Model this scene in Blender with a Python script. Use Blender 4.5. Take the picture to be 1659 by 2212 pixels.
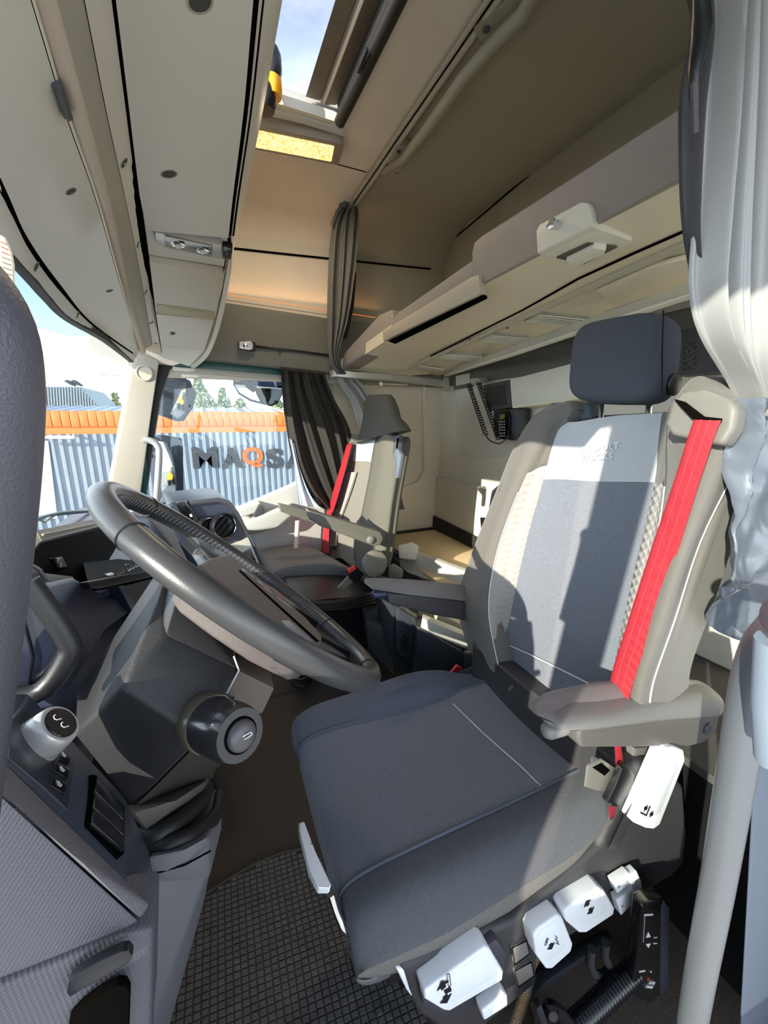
import bpy, bmesh, math, random
from mathutils import Vector, Matrix
random.seed(7)
S = bpy.context.scene
for o in list(bpy.data.objects): bpy.data.objects.remove(o)
COL = S.collection
PI = math.pi

# ---------------------------------------------------------------- camera (x = to the rear, y = across the cab, z = up, cab floor z = 0)
F, CX, CY = 850.0, 829.5, 1106.0
PITCH = math.atan(201/850); YAW = math.atan(384.5/math.hypot(850, 201))
CAM = Vector((0, 0, 1.2))
FW = Vector((math.sin(YAW)*math.cos(PITCH), math.cos(YAW)*math.cos(PITCH), -math.sin(PITCH)))
RT = Vector((math.cos(YAW), -math.sin(YAW), 0)); UP = RT.cross(FW)
cam = bpy.data.cameras.new('camera'); camo = bpy.data.objects.new('camera', cam); COL.objects.link(camo)
cam.sensor_fit = 'HORIZONTAL'; cam.sensor_width = 36; cam.lens = 36*F/1659
cam.clip_start = .01; cam.clip_end = 500
M = Matrix((RT, UP, -FW)).transposed().to_4x4(); M.translation = CAM
camo.matrix_world = M; S.camera = camo

# ---------------------------------------------------------------- light
SUN_AZ, SUN_EL, SUN_E, SKY_E = 27.0, 17.5, 3.7, 1.6
sd = Vector((-math.cos(math.radians(SUN_AZ))*math.cos(math.radians(SUN_EL)), -math.sin(math.radians(SUN_AZ))*math.cos(math.radians(SUN_EL)), math.sin(math.radians(SUN_EL))))
sun = bpy.data.lights.new('sun', 'SUN'); sun.energy = SUN_E; sun.angle = .009; sun.color = (1, .89, .72)
suno = bpy.data.objects.new('sun', sun); COL.objects.link(suno)
suno.rotation_euler = sd.to_track_quat('Z', 'Y').to_euler(); suno.location = sd*20
w = bpy.data.worlds.new('sky'); S.world = w; w.use_nodes = True
nt = w.node_tree; N = nt.nodes; N.clear()
def wn(t, **k):
    n = N.new(t)
    for a, b in k.items(): setattr(n, a, b)
    return n
tc = wn('ShaderNodeTexCoord'); mp = wn('ShaderNodeMapping'); mp.inputs['Scale'].default_value = (1, 1, 2.2)
nz = wn('ShaderNodeTexNoise'); nz.inputs['Scale'].default_value = 2.6; nz.inputs['Detail'].default_value = 9; nz.inputs['Roughness'].default_value = .58
cr = wn('ShaderNodeValToRGB'); cr.color_ramp.elements[0].position = .47; cr.color_ramp.elements[1].position = .66
sx = wn('ShaderNodeSeparateXYZ'); hr = wn('ShaderNodeValToRGB')
hr.color_ramp.elements[0].position = 0; hr.color_ramp.elements[0].color = (.76, .89, 1.0, 1)
hr.color_ramp.elements[1].position = .62; hr.color_ramp.elements[1].color = (.10, .13, .20, 1)
mx = wn('ShaderNodeMix', data_type='RGBA'); hr2 = wn('ShaderNodeValToRGB'); hr2.color_ramp.elements[0].position = .05; hr2.color_ramp.elements[0].color = (.86, .94, 1, 1); hr2.color_ramp.elements[1].position = .64; hr2.color_ramp.elements[1].color = (.19, .195, .205, 1)
bg = wn('ShaderNodeBackground'); bg.inputs['Strength'].default_value = SKY_E; ow = wn('ShaderNodeOutputWorld')
L = nt.links.new
L(tc.outputs['Generated'], mp.inputs['Vector']); L(mp.outputs['Vector'], nz.inputs['Vector']); L(nz.outputs['Fac'], cr.inputs['Fac'])
L(tc.outputs['Generated'], sx.inputs['Vector']); L(sx.outputs['Z'], hr.inputs['Fac']); L(cr.outputs['Color'], mx.inputs['Factor'])
L(sx.outputs['Z'], hr2.inputs['Fac']); L(hr2.outputs['Color'], mx.inputs['B']); L(hr.outputs['Color'], mx.inputs['A']); L(mx.outputs['Result'], bg.inputs['Color']); L(bg.outputs['Background'], ow.inputs['Surface'])
S.view_settings.view_transform = 'Standard'; S.view_settings.look = 'None'; S.view_settings.gamma = 1; S.view_settings.use_curve_mapping = False
S.view_settings.exposure = 1.62

# ---------------------------------------------------------------- points: a photograph pixel cut with a real plane of the cab
def ray(u, v): return FW + RT*((u-CX)/F) - UP*((v-CY)/F)
def at(u, v, x=None, y=None, z=None):
    d = ray(u, v)
    if x is not None: t = x/d.x
    elif y is not None: t = y/d.y
    else: t = (z-CAM.z)/d.z
    return CAM + d*t
def atp(u, v, off=0.0, x0=.645, k=.17):                 # a plane that leans back like a seat back
    d = ray(u, v); t = (x0+k*(CAM.z-.5)-off)/(d.x-k*d.z); return CAM + d*t
def V(*a): return Vector(a)

# ---------------------------------------------------------------- materials
def lin(c): return tuple((x/255/12.92 if x/255 <= .04045 else ((x/255+.055)/1.055)**2.4) for x in c)+(1,)
MATS = {}
def mat(name, rgb, rough=.6, metal=0, bump=None, var=0.0, vscale=30, emit=None, coat=0, sheen=0, spec=.5, scl=(1, 1, 1), pattern='noise', uv=False, rot=0):
    if name in MATS: return MATS[name]
    m = bpy.data.materials.new(name); m.use_nodes = True; t = m.node_tree; b = t.nodes['Principled BSDF']
    b.inputs['Base Color'].default_value = lin(rgb); b.inputs['Roughness'].default_value = rough; b.inputs['Metallic'].default_value = metal
    b.inputs['Coat Weight'].default_value = coat; b.inputs['Sheen Weight'].default_value = sheen; b.inputs['Specular IOR Level'].default_value = spec
    tcn = t.nodes.new('ShaderNodeTexCoord'); mpn = t.nodes.new('ShaderNodeMapping'); mpn.inputs['Scale'].default_value = scl
    mpn.inputs['Rotation'].default_value = (0, 0, rot); t.links.new(tcn.outputs['UV' if uv else 'Object'], mpn.inputs['Vector'])
    if var:
        n = t.nodes.new('ShaderNodeTexNoise'); n.inputs['Scale'].default_value = vscale; n.inputs['Detail'].default_value = 4
        t.links.new(mpn.outputs['Vector'], n.inputs['Vector'])
        r = t.nodes.new('ShaderNodeValToRGB'); c = lin(rgb)
        r.color_ramp.elements[0].position = .3; r.color_ramp.elements[1].position = .7
        r.color_ramp.elements[0].color = tuple(max(0, x*(1-var)) for x in c[:3])+(1,); r.color_ramp.elements[1].color = tuple(min(1, x*(1+var)) for x in c[:3])+(1,)
        t.links.new(n.outputs['Fac'], r.inputs['Fac']); t.links.new(r.outputs['Color'], b.inputs['Base Color'])
    if bump:
        sc, st = bump
        if pattern == 'dots':
            n = t.nodes.new('ShaderNodeTexVoronoi'); n.inputs['Scale'].default_value = sc; n.inputs['Randomness'].default_value = .0; n.voronoi_dimensions = '2D' if uv else '3D'; o = n.outputs['Distance']
        elif pattern == 'weave':
            n = t.nodes.new('ShaderNodeTexWave'); n.inputs['Scale'].default_value = sc; n.inputs['Distortion'].default_value = 2; o = n.outputs['Fac']
        else:
            n = t.nodes.new('ShaderNodeTexNoise'); n.inputs['Scale'].default_value = sc; n.inputs['Detail'].default_value = 3; o = n.outputs['Fac']
        t.links.new(mpn.outputs['Vector'], n.inputs['Vector'])
        bp = t.nodes.new('ShaderNodeBump'); bp.inputs['Strength'].default_value = st; bp.inputs['Distance'].default_value = .002
        t.links.new(o, bp.inputs['Height']); t.links.new(bp.outputs['Normal'], b.inputs['Normal'])
    if emit: b.inputs['Emission Color'].default_value = lin(emit[0]); b.inputs['Emission Strength'].default_value = emit[1]
    MATS[name] = m; return m
def glassmat(name, tint, gl=.06):
    m = bpy.data.materials.new(name); m.use_nodes = True; t = m.node_tree; t.nodes.clear()
    tr = t.nodes.new('ShaderNodeBsdfTransparent'); tr.inputs['Color'].default_value = tint
    g = t.nodes.new('ShaderNodeBsdfGlossy'); g.inputs['Roughness'].default_value = .01
    mm = t.nodes.new('ShaderNodeMixShader'); mm.inputs['Fac'].default_value = gl; o = t.nodes.new('ShaderNodeOutputMaterial')
    t.links.new(tr.outputs[0], mm.inputs[1]); t.links.new(g.outputs[0], mm.inputs[2]); t.links.new(mm.outputs[0], o.inputs['Surface'])
    MATS[name] = m; return m

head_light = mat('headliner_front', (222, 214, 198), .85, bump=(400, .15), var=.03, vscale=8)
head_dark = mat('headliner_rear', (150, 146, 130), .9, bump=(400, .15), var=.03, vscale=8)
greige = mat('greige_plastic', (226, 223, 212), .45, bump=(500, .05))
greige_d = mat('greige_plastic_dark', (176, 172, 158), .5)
ledge_m = mat('grey_moulded_panel', (106, 105, 97), .6, bump=(500, .08))
rearfab = mat('grey_wall_felt', (222, 215, 200), .9, bump=(700, .3), var=.06, vscale=200)
sidefab = mat('beige_wall_panel', (216, 204, 182), .85, bump=(600, .15), var=.04, vscale=60)
bunk_fr = mat('bunk_front_vinyl', (150, 141, 134), .6, bump=(500, .1), var=.04, vscale=20)
bunk_bt = mat('bunk_cream_underside', (232, 222, 196), .7, bump=(600, .12), var=.03, vscale=15)
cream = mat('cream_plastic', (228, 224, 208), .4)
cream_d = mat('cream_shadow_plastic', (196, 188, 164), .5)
alu = mat('brushed_aluminium', (200, 198, 190), .35, metal=.7)
chrome = mat('chrome', (225, 225, 228), .12, metal=1)
dgrey = mat('dark_grey_plastic', (72, 73, 80), .5, bump=(700, .25))
mgrey = mat('mid_grey_plastic', (98, 98, 102), .5, bump=(700, .25))
dash_m = mat('dashboard_black', (50, 56, 80), .38, bump=(900, .15))
black = mat('black_plastic', (24, 24, 27), .35)
blackg = mat('black_gloss', (16, 16, 20), .15)
rubber = mat('black_rubber', (20, 20, 21), .55)
soft_blk = mat('deep_black_cloth', (36, 35, 34), .9, bump=(500, .2))
carpet = mat('brown_carpet', (84, 74, 64), .95, bump=(500, 1.0), var=.3, vscale=250)
white_p = mat('white_plastic', (236, 239, 244), .35)
green_p = mat('dark_green_paint', (18, 74, 68), .3)
gap_m = mat('gap_black', (12, 11, 10), 1.0, spec=0)
leather = mat('black_leather', (62, 62, 64), .30, bump=(900, .1), spec=.6)
grainy = mat('grained_column_plastic', (48, 48, 51), .42, bump=(1100, .45))
texdot = mat('dotted_grey_plastic', (72, 73, 82), .5, bump=(430, .22), pattern='dots', uv=True, rot=.5)
orange_p = mat('orange_enamel', (222, 116, 52), .5)

# ---------------------------------------------------------------- mesh builders
def empty(name, loc, label, cat, group=None):
    o = bpy.data.objects.new(name, None); COL.objects.link(o); o.location = loc; o.empty_display_size = .05
    o['label'] = label; o['category'] = cat
    if group: o['group'] = group
    return o
def wloc(o):
    p = Vector((0, 0, 0))
    while o: p = p + Vector(o.location); o = o.parent
    return p
def fin(name, bm, m, parent=None, bevel=0, seg=2, smooth=True, label=None, cat=None, kind=None, group=None, ang=38, uv=None):
    bmesh.ops.remove_doubles(bm, verts=bm.verts, dist=1e-6)
    bmesh.ops.recalc_face_normals(bm, faces=bm.faces)
    if bevel:
        es = [e for e in bm.edges if len(e.link_faces) == 2 and e.calc_face_angle(0) > .5]
        try: bmesh.ops.bevel(bm, geom=es, offset=bevel, segments=seg, profile=.6, affect='EDGES', clamp_overlap=True)
        except Exception: pass
    if uv:
        ly = bm.loops.layers.uv.new('UVMap'); ex, ey = Vector(uv[0]).normalized(), Vector(uv[1]); ey = (ey-ex*ey.dot(ex)).normalized()
        for f in bm.faces:
            for lp in f.loops: lp[ly].uv = (lp.vert.co.dot(ex), lp.vert.co.dot(ey))
    n = max(1, len(bm.verts)); lo = Vector((1e9,)*3); hi = Vector((-1e9,)*3)
    for v in bm.verts:
        for i in range(3): lo[i] = min(lo[i], v.co[i]); hi[i] = max(hi[i], v.co[i])
    c = Vector(((lo.x+hi.x)/2, (lo.y+hi.y)/2, lo.z))
    for v in bm.verts: v.co -= c
    me = bpy.data.meshes.new(name); bm.to_mesh(me); bm.free()
    ms = m if isinstance(m, (list, tuple)) else [m]
    for q in ms: me.materials.append(q)
    o = bpy.data.objects.new(name, me); COL.objects.link(o)
    if smooth: me.shade_smooth(); me.set_sharp_from_angle(angle=math.radians(ang))
    if parent: o.parent = parent; o.location = c - wloc(parent)
    else: o.location = c
    if label: o['label'] = label
    if cat: o['category'] = cat
    if kind: o['kind'] = kind
    if group: o['group'] = group
    return o
def nb(): return bmesh.new()
def a_slab(bm, pts, vec):
    pts = [Vector(p) for p in pts]; vec = Vector(vec)
    a = [bm.verts.new(p) for p in pts]; b = [bm.verts.new(p+vec) for p in pts]; n = len(pts)
    bm.faces.new(a); bm.faces.new(b[::-1])
    for i in range(n): bm.faces.new((a[i], b[i], b[(i+1) % n], a[(i+1) % n]))
def a_box(bm, c, s, rot=None):
    c = Vector(c); x, y, z = s[0]/2, s[1]/2, s[2]/2
    p = [Vector((i*x, j*y, k*z)) for k in (-1, 1) for (i, j) in ((-1, -1), (1, -1), (1, 1), (-1, 1))]
    if rot is not None: p = [rot @ q for q in p]
    v = [bm.verts.new(c+q) for q in p]
    for f in ((0, 3, 2, 1), (4, 5, 6, 7), (0, 1, 5, 4), (1, 2, 6, 5), (2, 3, 7, 6), (3, 0, 4, 7)): bm.faces.new([v[i] for i in f])
def a_hull(bm, pts):
    vs = [bm.verts.new(Vector(p)) for p in pts]
    r = bmesh.ops.convex_hull(bm, input=vs)
    bmesh.ops.delete(bm, geom=[g for g in r['geom_interior'] if isinstance(g, bmesh.types.BMVert)], context='VERTS')
    bmesh.ops.dissolve_limit(bm, angle_limit=math.radians(6), verts=bm.verts, edges=bm.edges)
def cr_path(pts, sub=6):
    pts = [Vector(p) for p in pts]
    if len(pts) < 3 or sub < 2: return pts
    out = []
    for i in range(len(pts)-1):
        p0 = pts[max(i-1, 0)]; p1 = pts[i]; p2 = pts[i+1]; p3 = pts[min(i+2, len(pts)-1)]
        for k in range(sub):
            t = k/sub
            out.append(.5*((2*p1)+(p2-p0)*t+(2*p0-5*p1+4*p2-p3)*t*t+(3*p1-p0-3*p2+p3)*t**3))
    out.append(pts[-1]); return out
def a_tube(bm, pts, r, n=8, closed=False, cap=True):
    pts = [Vector(p) for p in pts]; k = len(pts); rs = [r]*k if not isinstance(r, (list, tuple)) else [r[min(int(i/max(1, k-1)*(len(r)-1)), len(r)-2)]*(1-(i/max(1, k-1)*(len(r)-1)-min(int(i/max(1, k-1)*(len(r)-1)), len(r)-2)))+r[min(int(i/max(1, k-1)*(len(r)-1)), len(r)-2)+1]*(i/max(1, k-1)*(len(r)-1)-min(int(i/max(1, k-1)*(len(r)-1)), len(r)-2)) for i in range(k)]
    ta = []
    for i in range(k):
        d = (pts[(i+1) % k]-pts[i-1]) if closed else (pts[min(i+1, k-1)]-pts[max(i-1, 0)])
        ta.append(d.normalized() if d.length > 1e-9 else Vector((0, 0, 1)))
    u = ta[0].orthogonal().normalized(); rings = []
    for i in range(k):
        u = (u-ta[i]*u.dot(ta[i]));  u = u.normalized() if u.length > 1e-6 else ta[i].orthogonal().normalized()
        w_ = ta[i].cross(u)
        rings.append([bm.verts.new(pts[i]+(u*math.cos(2*PI*j/n)+w_*math.sin(2*PI*j/n))*rs[i]) for j in range(n)])
    for i in range(k if closed else k-1):
        a, b = rings[i], rings[(i+1) % k]
        off = 0
        if closed and i == k-1:
            off = min(range(n), key=lambda q: (a[0].co-b[q].co).length)
        for j in range(n): bm.faces.new((a[j], a[(j+1) % n], b[(j+1+off) % n], b[(j+off) % n]))
    if cap and not closed: bm.faces.new(rings[0][::-1]); bm.faces.new(rings[-1])
def a_lathe(bm, prof, org, axis, n=20):
    axis = Vector(axis).normalized(); u = axis.orthogonal().normalized(); w_ = axis.cross(u); org = Vector(org); rings = []
    for r, h in prof: rings.append([bm.verts.new(org+axis*h+(u*math.cos(2*PI*j/n)+w_*math.sin(2*PI*j/n))*max(r, 1e-5)) for j in range(n)])
    for a, b in zip(rings, rings[1:]):
        for j in range(n): bm.faces.new((a[j], a[(j+1) % n], b[(j+1) % n], b[j]))
    bm.faces.new(rings[0][::-1]); bm.faces.new(rings[-1])
def grid_up(rows, su=4, sv=4):
    rows = [cr_path(r, sv) for r in rows]
    cols = [cr_path([r[j] for r in rows], su) for j in range(len(rows[0]))]
    return [[cols[j][i] for j in range(len(cols))] for i in range(len(cols[0]))]
def a_sheet(bm, g, vec):                                  # a grid of points given a thickness
    vec = Vector(vec); R, C = len(g), len(g[0])
    a = [[bm.verts.new(p) for p in r] for r in g]; b = [[bm.verts.new(p+vec) for p in r] for r in g]
    for i in range(R-1):
        for j in range(C-1):
            bm.faces.new((a[i][j], a[i][j+1], a[i+1][j+1], a[i+1][j])); bm.faces.new((b[i][j], b[i+1][j], b[i+1][j+1], b[i][j+1]))
    for i in range(R-1):
        bm.faces.new((a[i][0], a[i+1][0], b[i+1][0], b[i][0])); bm.faces.new((a[i][-1], b[i][-1], b[i+1][-1], a[i+1][-1]))
    for j in range(C-1):
        bm.faces.new((a[0][j], b[0][j], b[0][j+1], a[0][j+1])); bm.faces.new((a[-1][j], a[-1][j+1], b[-1][j+1], b[-1][j]))
def a_loft(bm, rings, cap=True):
    rs = [[bm.verts.new(Vector(p)) for p in r] for r in rings]; n = len(rs[0])
    for a, b in zip(rs, rs[1:]):
        for j in range(n): bm.faces.new((a[j], a[(j+1) % n], b[(j+1) % n], b[j]))
    if cap: bm.faces.new(rs[0][::-1]); bm.faces.new(rs[-1])
def slab(name, pts, vec, m, parent=None, bevel=0, seg=2, **k):
    bm = nb(); a_slab(bm, pts, vec); return fin(name, bm, m, parent, bevel, seg, **k)
def box(name, c, s, m, parent=None, bevel=0, seg=2, rot=None, **k):
    bm = nb(); a_box(bm, c, s, rot); return fin(name, bm, m, parent, bevel, seg, **k)
def hull(name, pts, m, parent=None, bevel=0, seg=2, **k):
    bm = nb(); a_hull(bm, pts); return fin(name, bm, m, parent, bevel, seg, **k)
def tube(name, pts, r, m, parent=None, n=10, sub=1, closed=False, **k):
    bm = nb(); a_tube(bm, cr_path(pts, sub) if sub > 1 else pts, r, n, closed); return fin(name, bm, m, parent, ang=60, **k)
def lathe(name, prof, org, axis, m, parent=None, n=20, **k):
    bm = nb(); a_lathe(bm, prof, org, axis, n); return fin(name, bm, m, parent, **k)
def sheet(name, rows, vec, m, parent=None, su=4, sv=4, **k):
    bm = nb(); a_sheet(bm, grid_up(rows, su, sv), vec); return fin(name, bm, m, parent, ang=75, **k)
def tops(loc, name, label, cat, group=None): return empty(name, loc, label, cat, group)
from mathutils.bvhtree import BVHTree
def onsurf(objs, u, v, lift=0.0):                        # the point of an object's own surface seen at a pixel, with its normal
    best = None; d = ray(u, v).normalized()
    for o in (objs if isinstance(objs, (list, tuple)) else [objs]):
        if 'bvh' not in BV.setdefault(o.name, {}):
            b_ = bmesh.new(); b_.from_mesh(o.data); BV[o.name]['bvh'] = BVHTree.FromBMesh(b_); BV[o.name]['loc'] = wloc(o); b_.free()
        q = BV[o.name]['bvh'].ray_cast(CAM-BV[o.name]['loc'], d)
        if q[0] is not None and (best is None or q[3] < best[2]): best = (q[0]+BV[o.name]['loc'], q[1] if q[1].dot(d) < 0 else -q[1], q[3])
    if best is None: print('NOSURF', u, v); p = CAM+d; return p, -d
    return best[0]+best[1]*lift, best[1]
BV = {}
def patch(name, objs, px, th, m, parent, lift=.001, bevel=0, **k):
    ps_ = [onsurf(objs, u, v) for u, v in px]; n = sum((q[1] for q in ps_), Vector()).normalized()
    return slab(name, [q[0]+n*lift for q in ps_], -n*th, m, parent, bevel=bevel, **k)
def text(name, s, org, ex, ey, size, m, parent, depth=.0006, bold=0):
    cu = bpy.data.curves.new('t', 'FONT'); cu.body = s; cu.size = size; cu.extrude = depth/2; cu.offset = bold; cu.resolution_u = 2; cu.align_x = 'LEFT'
    to = bpy.data.objects.new('t', cu); COL.objects.link(to)
    dg = bpy.context.evaluated_depsgraph_get(); me = bpy.data.meshes.new_from_object(to.evaluated_get(dg))
    bpy.data.objects.remove(to); ex = Vector(ex).normalized(); ey = Vector(ey); ey = (ey-ex*ey.dot(ex)).normalized(); ez = ex.cross(ey)
    bm = nb(); bm.from_mesh(me); org = Vector(org)
    for v in bm.verts: v.co = org+ex*v.co.x+ey*v.co.y+ez*v.co.z
    return fin(name, bm, m, parent, smooth=False)
def strip_on(name, pts, r, m, parent, n=5, sub=4): return tube(name, pts, r, m, parent, n=n, sub=sub)

# ================================================================= the setting
ST = dict(kind='structure')
box('floor', (.45, 1.16, -.03), (1.96, 2.4, .06), carpet, **ST)
def solid(name, faces, th, m, **k):
    bm = nb()
    for f in faces: bm.faces.new([bm.verts.new(Vector(p)) for p in f])
    bmesh.ops.remove_doubles(bm, verts=bm.verts, dist=1e-5); bmesh.ops.recalc_face_normals(bm, faces=bm.faces)
    bmesh.ops.solidify(bm, geom=bm.faces[:], thickness=th); return fin(name, bm, m, **k)
ZC, YW, XR = 2.25, 2.30, 1.425
arc = [(2.02+.28*math.sin(a*PI/16), 2.05+.2*math.cos(a*PI/16)) for a in range(9)]
def roofpart(name, xs, m, hole=None):
    fs = []; ys = [-.06, .25, 1.64]+[2.02]
    for a, b in zip(xs, xs[1:]):
        for c, d in zip(ys, ys[1:]):
            if hole and abs(a-hole[0]) < .01 and abs(c-.25) < .01: continue
            fs.append([(a, c, ZC), (b, c, ZC), (b, d, ZC), (a, d, ZC)])
        for (y0, z0), (y1, z1) in zip(arc, arc[1:]): fs.append([(a, y0, z0), (b, y0, z0), (b, y1, z1), (a, y1, z1)])
        fs.append([(a, YW, 2.05), (b, YW, 2.05), (b, YW, 1.40), (a, YW, 1.40)])
    return solid(name, fs, -.03, m, ang=30, **ST)
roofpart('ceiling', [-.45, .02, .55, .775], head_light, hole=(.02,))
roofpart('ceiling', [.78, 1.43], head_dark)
box('wall_rear', (XR+.03, 1.15, 1.13), (.06, 2.42, 2.26), rearfab, **ST)
box('wall_rear', (XR-.015, 1.15, .635), (.03, 2.3, .37), rearfab, bevel=.01, **ST)
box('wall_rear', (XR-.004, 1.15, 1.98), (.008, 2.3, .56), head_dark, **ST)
box('wall_rear', (XR-.004, 1.15, 1.47), (.008, 2.3, .14), ledge_m, **ST)
# passenger side wall below the bunk: a sunk panel inside a raised frame
slab('wall_right', [(.60, 2.33, .0), (XR+.02, 2.33, .0), (XR+.02, 2.33, 1.45), (.60, 2.33, 1.45)], (0, .04, 0), sidefab, **ST)
fr = [at(915, 828, y=2.30), at(960, 828, y=2.30), at(968, 1150, y=2.30), at(760, 1180, y=2.30), at(760, 1062, y=2.30), at(880, 1050, y=2.30), at(905, 1040, y=2.30), at(917, 1015, y=2.30)]
slab('wall_right', fr, (0, .04, 0), sidefab, bevel=.012, seg=3, **ST)
tube('trim_1', [at(500, 536, y=2.295), at(600, 547, y=2.295), at(705, 558, y=2.295), at(930, 581, y=2.295)], .005, gap_m, **ST)
tube('trim_2', [at(1494, 80, x=XR-.012), at(1200, 330, x=XR-.012), at(975, 520, x=XR-.012), at(945, 550, x=XR-.012), at(934, 580, x=XR-.012), at(933, 625, x=XR-.012)], .004, gap_m, **ST)
tube('trim_3', [at(983, 835, x=XR-.004), at(984, 930, x=XR-.004), at(990, 965, x=XR-.004), at(1008, 988, x=XR-.004), at(1110, 985, x=XR-.004)], .005, rearfab, sub=3, **ST)
tube('trim_4', [at(725, 354, z=ZC-.001), at(792, 372, z=ZC-.001)], .002, gap_m, **ST)
# storage ledge under the side shelf, a darker moulding
led = [at(484, 652, y=2.24), at(705, 686, y=2.24), at(930, 715, y=2.24), at(930, 815, y=2.24), at(702, 806, y=2.24), at(418, 776, y=2.24), at(436, 720, y=2.24)]
slab('trim_5', led, (0, .07, 0), ledge_m, bevel=.012, seg=3, **ST)
# door header, frame and window
slab('trim_6', [at(418, 776, y=2.27), at(700, 806, y=2.27), at(700, 818, y=2.27), at(372, 790, y=2.27)], (0, .05, 0), green_p, bevel=.004, **ST)
slab('trim_7', [at(372, 791, y=2.28), at(700, 815, y=2.28), at(700, 830, y=2.28), at(372, 801, y=2.28)], (0, .05, 0), greige_d, bevel=.004, **ST)
slab('trim_8', [at(343, 786, y=2.29), at(374, 790, y=2.29), at(366, 800, y=2.29), at(346, 860, y=2.29), at(330, 960, y=2.29), at(312, 1100, y=2.29), at(296, 1100, y=2.29), at(312, 960, y=2.29), at(330, 850, y=2.29)], (0, .05, 0), rubber, bevel=.004, **ST)
slab('trim_9', [at(312, 985, y=2.285), at(318, 1000, y=2.285), at(316, 1100, y=2.285), at(297, 1100, y=2.285)], (0, .05, 0), green_p, bevel=.004, **ST)
ap = [at(252, 733, y=2.25), at(300, 762, y=2.25), at(345, 778, y=2.25), at(342, 800, y=2.25), at(327, 900, y=2.25), at(303, 1075, y=2.25), at(232, 1075, y=2.25), at(262, 910, y=2.25), at(282, 800, y=2.25), at(283, 780, y=2.25)]
slab('trim_10', ap, (-.02, .06, 0), mat('pillar_greige', (156, 153, 142), .45), bevel=.01, seg=3, **ST)
lathe('trim_11', [(.036, -.004), (.036, .004), (.031, .006), (.030, .002)], at(312, 806, y=2.247), (0, -1, 0), greige_d, **ST)
slab('window_1', [at(340, 790, y=2.32), at(720, 815, y=2.32), at(720, 1060, y=2.32), at(300, 1120, y=2.32)], (0, .004, 0), glassmat('door_glass', (.90, .95, .96, 1), .04), smooth=False, **ST)
# passenger door
door = empty('door_1', (.15, 2.3, .0), 'x', 'x'); del door['label']; del door['category']; door['kind'] = 'structure'
dp = [at(648, 1036, y=2.30), at(632, 1046, y=2.30), at(511, 1098, y=2.30), at(440, 1100, y=2.30), at(300, 1112, y=2.30), (-.40, 2.30, .1), (.62, 2.30, .1), (.62, 2.30, .86)]
door_m = mat('door_grey_plastic', (188, 189, 187), .5, bump=(600, .05))
slab('door_panel', dp, (0, .05, 0), door_m, door, bevel=.012, seg=3)
hull('armrest', [at(528, 1130, y=2.2), at(625, 1090, y=2.2), at(632, 1112, y=2.2), at(600, 1140, y=2.2), at(520, 1150, y=2.2), at(528, 1120, y=2.3), at(632, 1085, y=2.3), at(632, 1118, y=2.3), at(520, 1160, y=2.3)], door_m, door, bevel=.012, seg=3)
slab('grip', [at(515, 1098, y=2.24), at(562, 1085, y=2.24), at(568, 1104, y=2.24), at(520, 1118, y=2.24)], (0, .07, 0), door_m, door, bevel=.008, seg=3)
slab('grip_insert', [at(560, 1090, y=2.22), at(572, 1100, y=2.22), at(566, 1112, y=2.22), at(545, 1117, y=2.22)], (0, .05, 0), dgrey, door, bevel=.004)
tube('post', [at(643, 1125, y=2.2), at(639, 1192, y=2.2)], .014, cream, door)
# windscreen
wl = [at(-40, 470, z=1.47), at(30, 560, z=1.47), at(100, 640, z=1.47), at(150, 690, z=1.47), at(230, 737, z=1.475), at(287, 782, y=2.2)]
wb = [V(-.44, .02, .78), V(-.49, .35, .78), V(-.53, .9, .78), V(-.54, 1.4, .78), V(-.52, 1.9, .78), at(234, 1072, y=2.2)]
wl[0] = V(-.22, .12, 1.49)
sheet('window_2', [wl, wb], (-.004, 0, 0), glassmat('windscreen_glass', (.93, .96, .97, 1), .03), su=2, sv=5, **ST)
box('wall_front', (-.58, 1.15, .34), (.06, 2.4, .86), black, **ST)
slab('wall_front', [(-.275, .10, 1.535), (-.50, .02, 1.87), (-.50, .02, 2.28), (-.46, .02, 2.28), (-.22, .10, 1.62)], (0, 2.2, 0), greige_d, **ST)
# driver's door aperture: pillar, header, rear side wall (all behind or beside the lens, they shade the cab)
slab('trim_12', [(-.30, -.06, 1.86), (-.20, -.06, 1.86), (-.40, -.06, .74), (-.44, -.06, .0), (-.56, -.06, .0), (-.47, -.06, .80)], (0, .07, 0), greige, bevel=.01, **ST)
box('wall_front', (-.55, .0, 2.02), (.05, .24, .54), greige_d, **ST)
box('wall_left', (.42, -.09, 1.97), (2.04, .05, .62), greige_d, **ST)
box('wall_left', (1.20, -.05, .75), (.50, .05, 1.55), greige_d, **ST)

# ================================================================= overhead console over the windscreen (long mouldings, near end to far end)
def line(*p):
    out = []
    for q in p:
        if len(q) == 3: out.append(at(q[0], q[1], z=q[2]))
        else: out.append(at(q[0], q[1], y=q[3]))
    d = (out[0]-out[1]); k = (out[0].y-.14)/max(.05, -d.y) if d.y < 0 else 0
    return [out[0]+d*min(3., max(0, k))]+out
Wl = [p.copy() for p in wl]
Vl = line((0, 395, 1.50), (60, 525, 1.50), (130, 622, 1.50), (200, 702, 1.50), (296, 768, 0, 2.17))
Dl = line((75, 0, 1.58), (150, 250, 1.58), (215, 440, 1.58), (270, 640, 1.55), (305, 752, 0, 2.17))
Rl = line((100, 0, 1.60), (182, 280, 1.60), (232, 460, 1.60), (275, 640, 1.57), (309, 756, 0, 2.16))
El = line((180, 0, 1.67), (232, 260, 1.67), (270, 430, 1.66), (304, 600, 1.62), (329, 746, 0, 2.15))
Bl = line((245, 0, 1.70), (270, 200, 1.70), (295, 400, 1.70), (318, 560, 1.67), (347, 748, 0, 2.15))
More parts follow.
